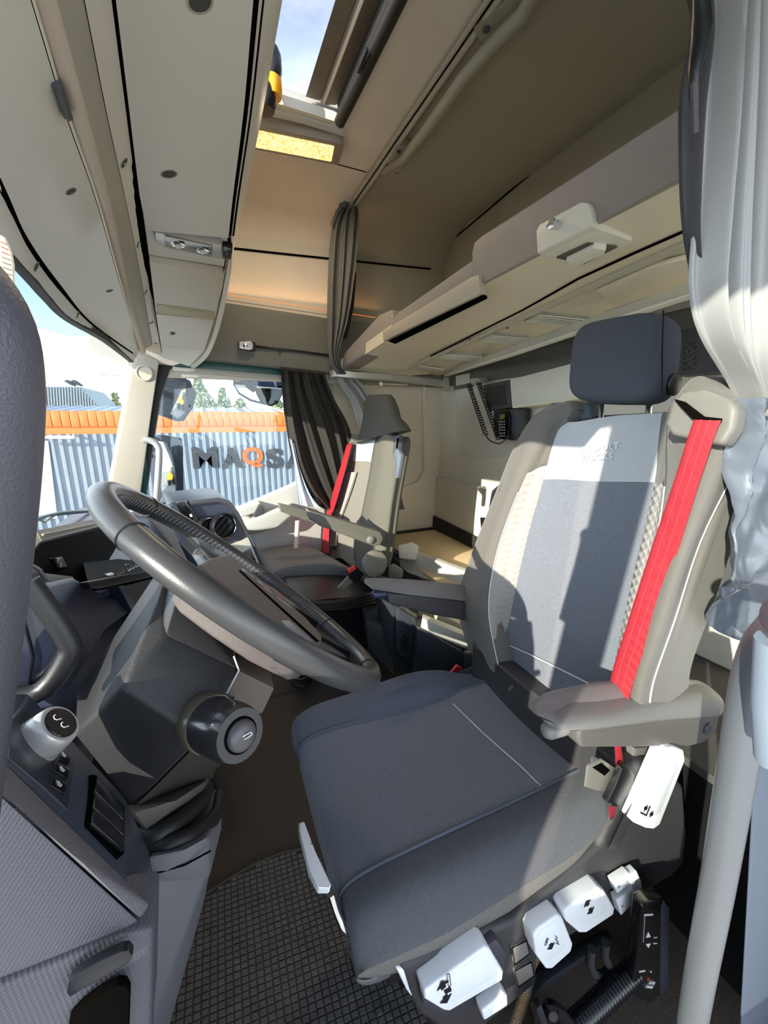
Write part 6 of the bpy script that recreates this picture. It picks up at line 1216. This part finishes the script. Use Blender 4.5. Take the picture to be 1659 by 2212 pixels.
# ---------------- mirrors
mirm = mat('mirror_silver', (238, 240, 242), .015, metal=1)
mh = mat('mirror_housing', (44, 50, 64), .35)
RC = .9
def mirror(name, label, glass, house, y, target, extra=None):
    e = empty(name, at(*house[0], y=y), label, 'mirror')
    slab('housing', [at(u, v, y=y+.02) for u, v in house], (-.02, .10, 0), mh, e, bevel=.012, seg=3)
    c = sum((at(u, v, y=y-.005) for u, v in glass), Vector())/len(glass)
    d = (c-CAM).normalized(); r = (Vector(target)-c).normalized(); n = (r-d).normalized()
    pts = []
    for u, v in glass:
        q_ = ray(u, v); pts.append(CAM+q_*((c-CAM).dot(n)/q_.dot(n)))
    pts = [a.lerp(b, k/4) for a, b in zip(pts, pts[1:]+pts[:1]) for k in range(4)]; bm = nb(); rr = [[bm.verts.new(c+(p-c)*s-n*(((p-c)*s).length_squared/(2*RC))) for p in pts] for s in (.001, .2, .4, .6, .8, 1)]
    for a, b in zip(rr, rr[1:]):
        for k in range(len(pts)): bm.faces.new((a[k], a[(k+1) % len(pts)], b[(k+1) % len(pts)], b[k]))
    fin('mirror_glass', bm, mirm, e, ang=180)
    tube('bracket', [at(house[0][0]+6, house[0][1]+30, y=y+.05), at(322, house[0][1]+40, y=2.36)], .02, mh, e, n=8); return e
tgt = (9.5, 5.5, -.1)
mirror('main_mirror', 'tall rear view mirror outside the passenger door, lower of two', [(346, 952), (384, 960), (390, 985), (393, 1078), (378, 1085), (344, 1085)], [(328, 944), (345, 938), (392, 946), (396, 960), (398, 1080), (390, 1090), (334, 1090)], 2.62, tgt)
tube('trim_15', [at(310, 950, y=2.25), at(326, 952, y=2.25), at(340, 962, y=2.25), at(344, 985, y=2.25), at(338, 1080, y=2.25)], .016, mat('arm_grey', (170, 174, 178), .35), sub=3, **ST)
mirror('wide_angle_mirror', 'rounded wide angle mirror outside the passenger door, upper of two', [(404, 824), (412, 838), (415, 862), (404, 888), (386, 904), (370, 894), (384, 862), (396, 836)], [(340, 815), (390, 811), (412, 822), (425, 852), (418, 880), (398, 910), (384, 910), (340, 894), (336, 850)], 2.66, tgt)
km = empty('kerb_mirror', at(556, 835, y=2.6), 'drooping kerb view mirror over the top of the passenger window', 'mirror')
hull('housing', [at(u, v, y=y) for u, v, y in ((502, 808, 2.6), (612, 816, 2.6), (612, 850, 2.6), (600, 874, 2.6), (585, 879, 2.6), (540, 868, 2.6), (514, 852, 2.6), (503, 832, 2.6), (520, 806, 2.9), (612, 812, 2.9), (590, 850, 2.9))], mh, km, bevel=.01)
gpts = [at(u, v, y=2.58) for u, v in ((508, 822), (612, 834), (610, 850), (598, 870), (584, 874), (542, 862), (518, 848), (508, 834))]
slab('mirror_glass', gpts, (0, .003, 0), mirm, km, smooth=False)
tube('mount', [at(560, 812, y=2.62), at(560, 800, y=2.34)], .02, black, km, n=8)
tube('ball_joint', [at(528, 818, y=2.56), at(540, 834, y=2.56), at(552, 842, y=2.56)], .018, black, km, n=8)
tube('mirror_arm', [at(520, 812, y=2.56), at(560, 826, y=2.56), at(600, 828, y=2.56)], .02, mat('mirror_blue', (54, 74, 120), .4), km, n=8)
# ---------------- farm machines standing behind the truck, seen only in the mirrors
def machine(x, y, s, col, name, label):
    e = empty(name, (x, y, -1.3), label, 'machine')
    box('chassis', (x, y, -.6*s), (1.0*s, 1.7*s, .35*s), col, e, bevel=.03)
    box('hood', (x, y-.5*s, -.15*s), (.7*s, .8*s, .5*s), col, e, bevel=.05)
    box('cabin', (x, y+.35*s, .25*s), (.75*s, .7*s, .9*s), mat('cabin_glass', (60, 66, 72), .2), e, bevel=.05)
    box('cabin_roof', (x, y+.35*s, .75*s), (.85*s, .8*s, .12*s), col, e, bevel=.03)
    for i, j, r in ((-.55, -.6, .32), (.55, -.6, .32), (-.6, .5, .48), (.6, .5, .48)):
        w_ = lathe('wheel', [(r*.3*s, -.02), (r*s, 0), (r*s, .22*s), (r*.3*s, .24*s)], (x+i*s-.11*s, y+j*s, -1.3+r*s), (1, 0, 0), rubber, e, n=18)
        lathe('wheel_hub', [(r*.45*s, 0), (r*.4*s, .26*s)], (x+i*s-.12*s, y+j*s, -1.3+r*s), (1, 0, 0), col, w_, n=12)
    tube('boom', [(x+.3*s, y, .0), (x+.4*s, y-.6*s, .9*s), (x+.4*s, y-1.3*s, .2*s), (x+.4*s, y-1.5*s, -.9*s)], .07*s, col, e, n=6)
machine(10.2, 5.4, 1.0, mat('machine_yellow', (240, 176, 40), .45), 'yellow_loader', 'yellow loader parked behind the truck, reflected in the main mirror')
machine(11.6, 7.2, 1.0, mat('machine_red', (190, 44, 40), .45), 'red_tractor', 'red tractor parked beside the yellow loader, reflected in the mirrors')
for k in range(7):
    tree(300+k*1, 850, 890, 40, 20, 'x', 1) if False else None
